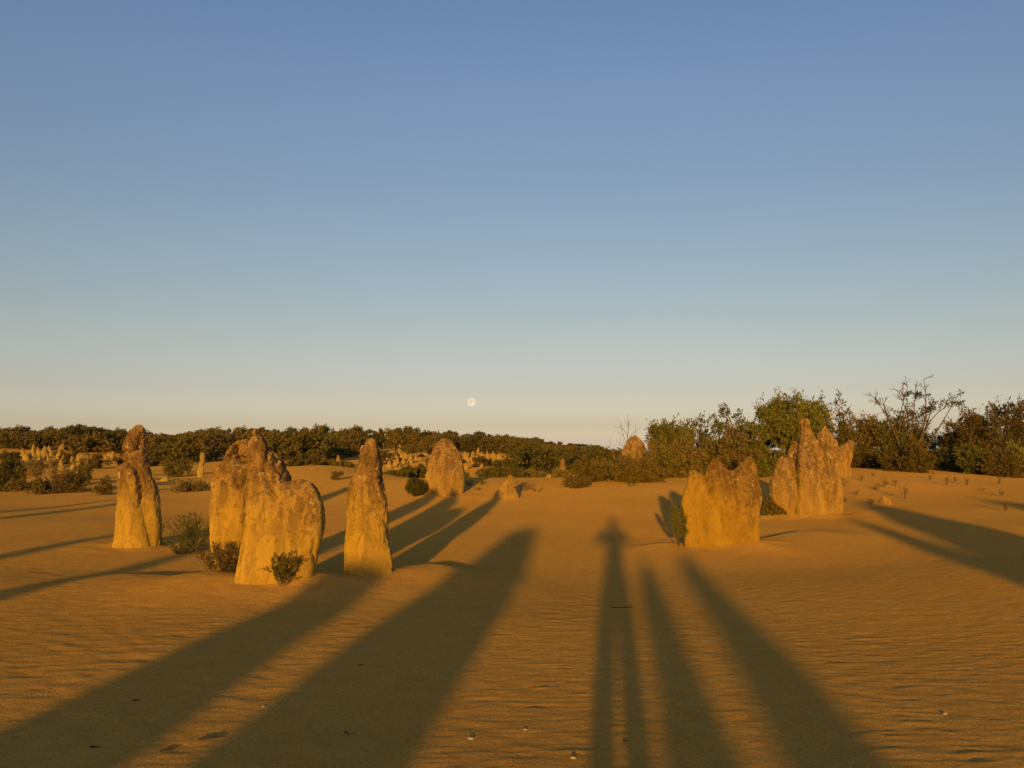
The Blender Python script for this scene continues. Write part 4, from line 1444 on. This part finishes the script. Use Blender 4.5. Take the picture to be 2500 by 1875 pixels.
for i, (px, py, s, lab) in enumerate([(642, 1728, .014, 'white pebble in the gap between two left shadows'), (1150, 1809, .020, 'flat white pebble on sunlit sand left of the person shadow'), (1282, 1785, .012, 'small white pebble close to the person shadow'),
                                      (1400, 1856, .018, 'yellowish pebble beside the leg of the person shadow'), (2307, 1746, .018, 'pale stone chip on the lower right sand'), (1803, 1441, .012, 'bright chip on the sand below the saddle slab')]):
    p = hit(px, py)
    r_ = np.random.RandomState(700 + i)
    import bmesh
    bm = bmesh.new()
    bmesh.ops.create_icosphere(bm, subdivisions=2, radius=1)
    for v in bm.verts:
        v.co *= 1 + .22 * math.sin(3 * v.co.x + i) * math.cos(2.3 * v.co.y + 2 * i) + r_.normal() * .05
        v.co = Vector((v.co.x * s * .75, v.co.y * s * .55, v.co.z * s * .35))
    me = bpy.data.meshes.new('pebble')
    bm.to_mesh(me)
    bm.free()
    o = link('pebble', me, PEB, None, (p.x, p.y, float(terrain(np.array([p.x]), np.array([p.y]))[0]) + s * .12))
    tag(o, lab, 'pebble', 'pebbles on the sand')

# ------------------------------------------------------------------ pinnacles behind the photographer, known from their shadows
def behind(xy0, yb, prof, label, seed, thick=.7):
    """prof: (height share, left, right) in metres measured across the light at the camera's own line"""
    H = prof[0][0]
    x0 = -SUN_X * (-yb)
    cx = xy0 + x0
    z = gz(cx, yb)
    V, nseg = [], 32
    hs = np.array([q[0] for q in prof])[::-1]
    lf = np.array([q[1] for q in prof])[::-1]
    rt = np.array([q[2] for q in prof])[::-1]
    n = 40
    zz = np.linspace(-.3, H, n)
    l = np.interp(zz, hs, lf)
    r = np.interp(zz, hs, rt)
    ang = np.linspace(0, 2 * math.pi, nseg, endpoint=False)
    for i in range(n):
        hw, c = (r[i] - l[i]) / 2, (r[i] + l[i]) / 2 - xy0
        V.append(np.stack([c + hw * np.cos(ang), hw * thick * np.sin(ang), np.full(nseg, zz[i])], -1))
    V = np.concatenate(V + [[[(l[-1] + r[-1]) / 2 - xy0, 0, H + .02], [(l[0] + r[0]) / 2 - xy0, 0, -.3]]])
    j = np.arange(nseg)
    j2 = (j + 1) % nseg
    qd = np.concatenate([np.stack([i * nseg + j, i * nseg + j2, (i + 1) * nseg + j2, (i + 1) * nseg + j], -1) for i in range(n - 1)])
    tr = np.concatenate([np.stack([np.full(nseg, n * nseg), (n - 1) * nseg + j, (n - 1) * nseg + j2], -1),
                         np.stack([np.full(nseg, n * nseg + 1), j2, j], -1)])
    p = V + seed
    nr = V * np.array([1, 1, 0])
    nr /= np.linalg.norm(nr, axis=1)[:, None] + 1e-6
    V = V + nr * (.035 * fbm(p * 2.6, 3))[:, None]
    o = link('limestone_pinnacle', mesh_np('behind%d' % seed, V, [qd, tr]), M_PIN, None, (cx, yb, z))
    tag(o, label, 'rock', 'pinnacles behind the photographer')


T = math.tan(SUN_EL)
def hgt(reach, yb):
    return (reach - yb) * T


h = hgt(10.2, -5)
behind(.42, -5.0, [(h, .40, .44), (h * .93, .33, .50), (h * .65, .23, .57), (0, .10, .72)], 'cone-shaped pinnacle just behind the photographer', 51)
h = hgt(11.4, -9)
behind(1.0, -9.0, [(h, .97, 1.03), (h * .95, .88, 1.10), (h * .70, .76, 1.22), (0, .62, 1.36)], 'tapering pinnacle farthest behind the photographer', 52)
h = hgt(14.6, -5)
behind(-1.42, -5.0, [(h, -1.58, -1.30), (h * .97, -1.66, -1.24), (h * .82, -1.78, -1.10), (h * .6, -1.88, -.92), (0, -1.98, -.78)],
       'tall broad slab behind the photographer casting the central shadow', 53)
h = hgt(10.7, -6)
behind(-2.75, -6.0, [(h, -2.9, -2.55), (h * .97, -3.0, -2.45), (h * .85, -3.06, -2.4), (h * .6, -3.08, -2.15), (0, -3.15, -2.0)],
       'tall slab behind the photographer casting the left shadow', 54)
h = hgt(11.9, -5)
behind(-5.95, -5.0, [(h, -6.0, -5.9), (h * .9, -6.15, -5.75), (0, -6.3, -5.6)], 'narrow pinnacle behind and well left of the photographer', 55)
h = hgt(15.0, -4)
behind(-8.1, -4.0, [(h, -8.15, -8.05), (h * .9, -8.28, -7.95), (0, -8.4, -7.85)], 'thin pinnacle out of view far left', 56)
h = hgt(23.0, -3)
behind(-12.4, -3.0, [(h, -12.5, -12.35), (h * .9, -12.6, -12.2), (0, -12.7, -12.1)], 'tall thin pinnacle out of view beyond the left edge', 57)
h = hgt(23.0, -1)
behind(-13.4, -1.0, [(h, -13.5, -13.35), (h * .9, -13.55, -13.25), (0, -13.65, -13.1)], 'second tall thin pinnacle out of view beyond the left edge', 58)
h = hgt(20.5, -3)
behind(5.2, -3.0, [(h, 5.3, 5.55), (h * .92, 5.1, 5.75), (h * .8, 4.92, 5.95), (h * .68, 4.75, 6.0), (h * .55, 4.4, 6.05), (0, 4.0, 6.1)], 'massive pinnacle behind and right of the photographer', 59)
h = hgt(16.5, -6)
behind(4.35, -6.0, [(h, 4.3, 4.42), (h * .9, 4.18, 4.52), (h * .6, 4.05, 4.6), (0, 3.95, 4.8)], 'narrow spire beside the massive pinnacle out of view', 60)
h = hgt(21.0, -4)
behind(8.1, -4.0, [(h, 8.0, 8.2), (h * .9, 7.7, 8.6), (0, 7.3, 9.0)], 'broad pinnacle out of view beyond the right edge', 61)

# ------------------------------------------------------------------ people
SKIN = plain_material('skin', (.42, .25, .17), (.46, .28, .19), 10, .5)
CLOTH_A = plain_material('shirt_cloth', (.05, .07, .12), (.06, .08, .14), 60, .9)
CLOTH_B = plain_material('trouser_cloth', (.06, .055, .05), (.075, .07, .06), 60, .9)
CLOTH_R = plain_material('red_cloth', (.12, .035, .025), (.15, .04, .03), 60, .9)


def skin_body(name, joints, edges, mats, mat_rule, loc, rz=0.0, scale=1.0, sub=2):
    me = bpy.data.meshes.new(name)
    me.from_pydata([j[0] for j in joints], edges, [])
    ob = bpy.data.objects.new(name, me)
    COL.objects.link(ob)
    sk = ob.modifiers.new('skin', 'SKIN')
    sk.use_smooth_shade = True
    lay = me.skin_vertices[0] if me.skin_vertices else None
    if lay is None:
        bpy.context.view_layer.objects.active = ob
        bpy.ops.mesh.customdata_skin_add()
        lay = me.skin_vertices[0]
    for i, j in enumerate(joints):
        rr = j[1]
        lay.data[i].radius = (rr, rr) if not hasattr(rr, '__len__') else rr
        lay.data[i].use_root = (i == 0)
    sb = ob.modifiers.new('sub', 'SUBSURF')
    sb.levels = sub
    sb.render_levels = sub
    dg = bpy.context.evaluated_depsgraph_get()
    m2 = bpy.data.meshes.new_from_object(ob.evaluated_get(dg))
    bpy.data.objects.remove(ob)
    o = bpy.data.objects.new(name, m2)
    COL.objects.link(o)
    m2.materials.clear()
    for m in mats:
        m2.materials.append(m)
    for pgn in m2.polygons:
        pgn.material_index = mat_rule(pgn.center)
        pgn.use_smooth = True
    o.location = loc
    o.rotation_euler = (0, 0, rz)
    o.scale = (scale,) * 3
    return o


def person_joints(arms):
    J = [((0, 0, .94), .135), ((0, 0, 1.10), .125), ((0, .0, 1.28), (.155, .11)), ((0, 0, 1.40), (.12, .085)), ((0, 0, 1.47), .055), ((0, .01, 1.54), .062),
         ((0, .02, 1.61), (.078, .092)), ((0, .01, 1.68), (.072, .085))]
    E = [(0, 1), (1, 2), (2, 3), (3, 4), (4, 5), (5, 6), (6, 7)]
    for s in (-1, 1):
        b = len(J)
        J += [((s * .072, 0, .80), .092), ((s * .084, .01, .48), .070), ((s * .09, -.01, .10), .052), ((s * .095, .06, .04), .042), ((s * .10, .16, .03), .030)]
        E += [(0, b), (b, b + 1), (b + 1, b + 2), (b + 2, b + 3), (b + 3, b + 4)]
        b = len(J)
        a = arms[s]
        J += [((s * .17, 0, 1.385), .062)] + [((s * q[0], q[1], q[2]), q[3]) for q in a]
        E += [(3, b)] + [(b + i, b + i + 1) for i in range(len(a))]
        if len(a) > 2:                      # five fingers from the palm
            hb = b + len(a)
            hx, hy, hz = J[hb][0]
            for f in range(4):
                c = len(J)
                J += [((hx - s * .004, hy + .035, hz + .03 - .02 * f), .0095), ((hx - s * .03, hy + .055, hz + .03 - .02 * f), .0085),
                      ((hx - s * (.052 - .004 * abs(f - 1)), hy + .045, hz + .028 - .02 * f), .0075)]
                E += [(hb, c), (c, c + 1), (c + 1, c + 2)]
            c = len(J)
            J += [((hx - s * .01, hy - .01, hz - .03), .011), ((hx - s * .035, hy - .005, hz - .045), .0095)]
            E += [(hb, c), (c, c + 1)]
    return J, E


def cloth_rule(c):
    if c.z < .07:
        return 2
    if c.z < .95:
        return 1
    if c.z > 1.455 and abs(c.x) < .12 and c.y < .13:
        return 0
    if c.y > .24:
        return 0
    return 2


# the photographer: elbows out, phone held up before the face just behind the camera
PH_ARMS = {s: [(.25, .08, 1.30, .047), (.20, .27, 1.42, .036), (.125, .355, 1.45, .032), (.095, .375, 1.46, .030)] for s in (-1, 1)}
J, E = person_joints(PH_ARMS)
ph = skin_body('person', J, E, [SKIN, CLOTH_B, CLOTH_A], cloth_rule, (-.015, -.44, gz(0, -.4)), 0, 1.0, 1)
tag(ph, 'photographer standing behind the camera with a phone held up in both hands', 'person')
# hair, a child of the photographer
import bmesh
bm = bmesh.new()
bmesh.ops.create_icosphere(bm, subdivisions=3, radius=1)
for v in list(bm.verts):
    if v.co.z < -.25 or (v.co.y > .45 and v.co.z < .45):
        bm.verts.remove(v)
for v in bm.verts:
    v.co = Vector((v.co.x * .088, v.co.y * .105 + .005, v.co.z * .095 + 1.645))
me = bpy.data.meshes.new('hair')
bm.to_mesh(me)
bm.free()
link('hair', me, TW, ph)
bm = bmesh.new()
bmesh.ops.create_cube(bm, size=1)
for v in bm.verts:
    v.co = Vector((v.co.x * .145, v.co.y * .009, v.co.z * .072))
bmesh.ops.bevel(bm, geom=bm.edges[:] + bm.verts[:], offset=.003, segments=2, affect='EDGES')
me = bpy.data.meshes.new('phone')
bm.to_mesh(me)
bm.free()
phone = link('phone', me, plain_material('phone_shell', (.02, .02, .022), (.025, .025, .028), 30, .3), None, (-.015, -.035, 1.545))
tag(phone, 'dark phone held sideways by the photographer', 'phone')

# tiny walkers on the hill
WALK = {s: [(.21, .0, 1.12, .045), (.20, .06, .86, .036)] for s in (-1, 1)}
for i, (px, top, mt, lab) in enumerate([(1061, 1050, CLOTH_R, 'tiny person in red on the hill skyline'), (1071, 1047, CLOTH_A, 'tiny person in dark clothes beside the one in red on the skyline'),
                                        (1022, 1052, CLOTH_B, 'tiny lone person on the skyline left of the other two')]):
    d = 114.0
    p = at(px, top, d)
    z = gz(p.x, d)
    J, E = person_joints(WALK)
    o = skin_body('person', J, E, [SKIN, CLOTH_B, mt], cloth_rule, (p.x, d, max(z, p.z - 1.76)), rnd.uniform(0, 6), 1.0, 1)
    tag(o, lab, 'person', 'walkers on the hill')

# ------------------------------------------------------------------ moon
MD = 6000.0
mp_ = at(1151, 982, MD)
bm = bmesh.new()
bmesh.ops.create_uvsphere(bm, u_segments=64, v_segments=32, radius=MD * .0096 / 2)
me = bpy.data.meshes.new('moon')
bm.to_mesh(me)
bm.free()
for pgn in me.polygons:
    pgn.use_smooth = True
mm, nt, out = new_mat('moon_surface')
co = N(nt, 'ShaderNodeTexCoord').outputs['Generated']
n = N(nt, 'ShaderNodeTexNoise', Scale=3.0, Detail=5.0)
nt.links.new(co, n.inputs['Vector'])
c = ramp(nt, [(.42, (.80, .64, .43)), (.58, (.95, .80, .60))], n.outputs['Fac']).outputs[0]
d_ = N(nt, 'ShaderNodeEmission', Strength=1.0)  # emission stands in for the sunlight the moon would reflect
nt.links.new(c, d_.inputs['Color'])
nt.links.new(d_.outputs[0], out.inputs['Surface'])
moon = link('moon', me, mm, None, mp_)
tag(moon, 'pale full moon low above the scrub hill', 'moon')

scene.cycles.max_bounces = 6
scene.cycles.diffuse_bounces = 3
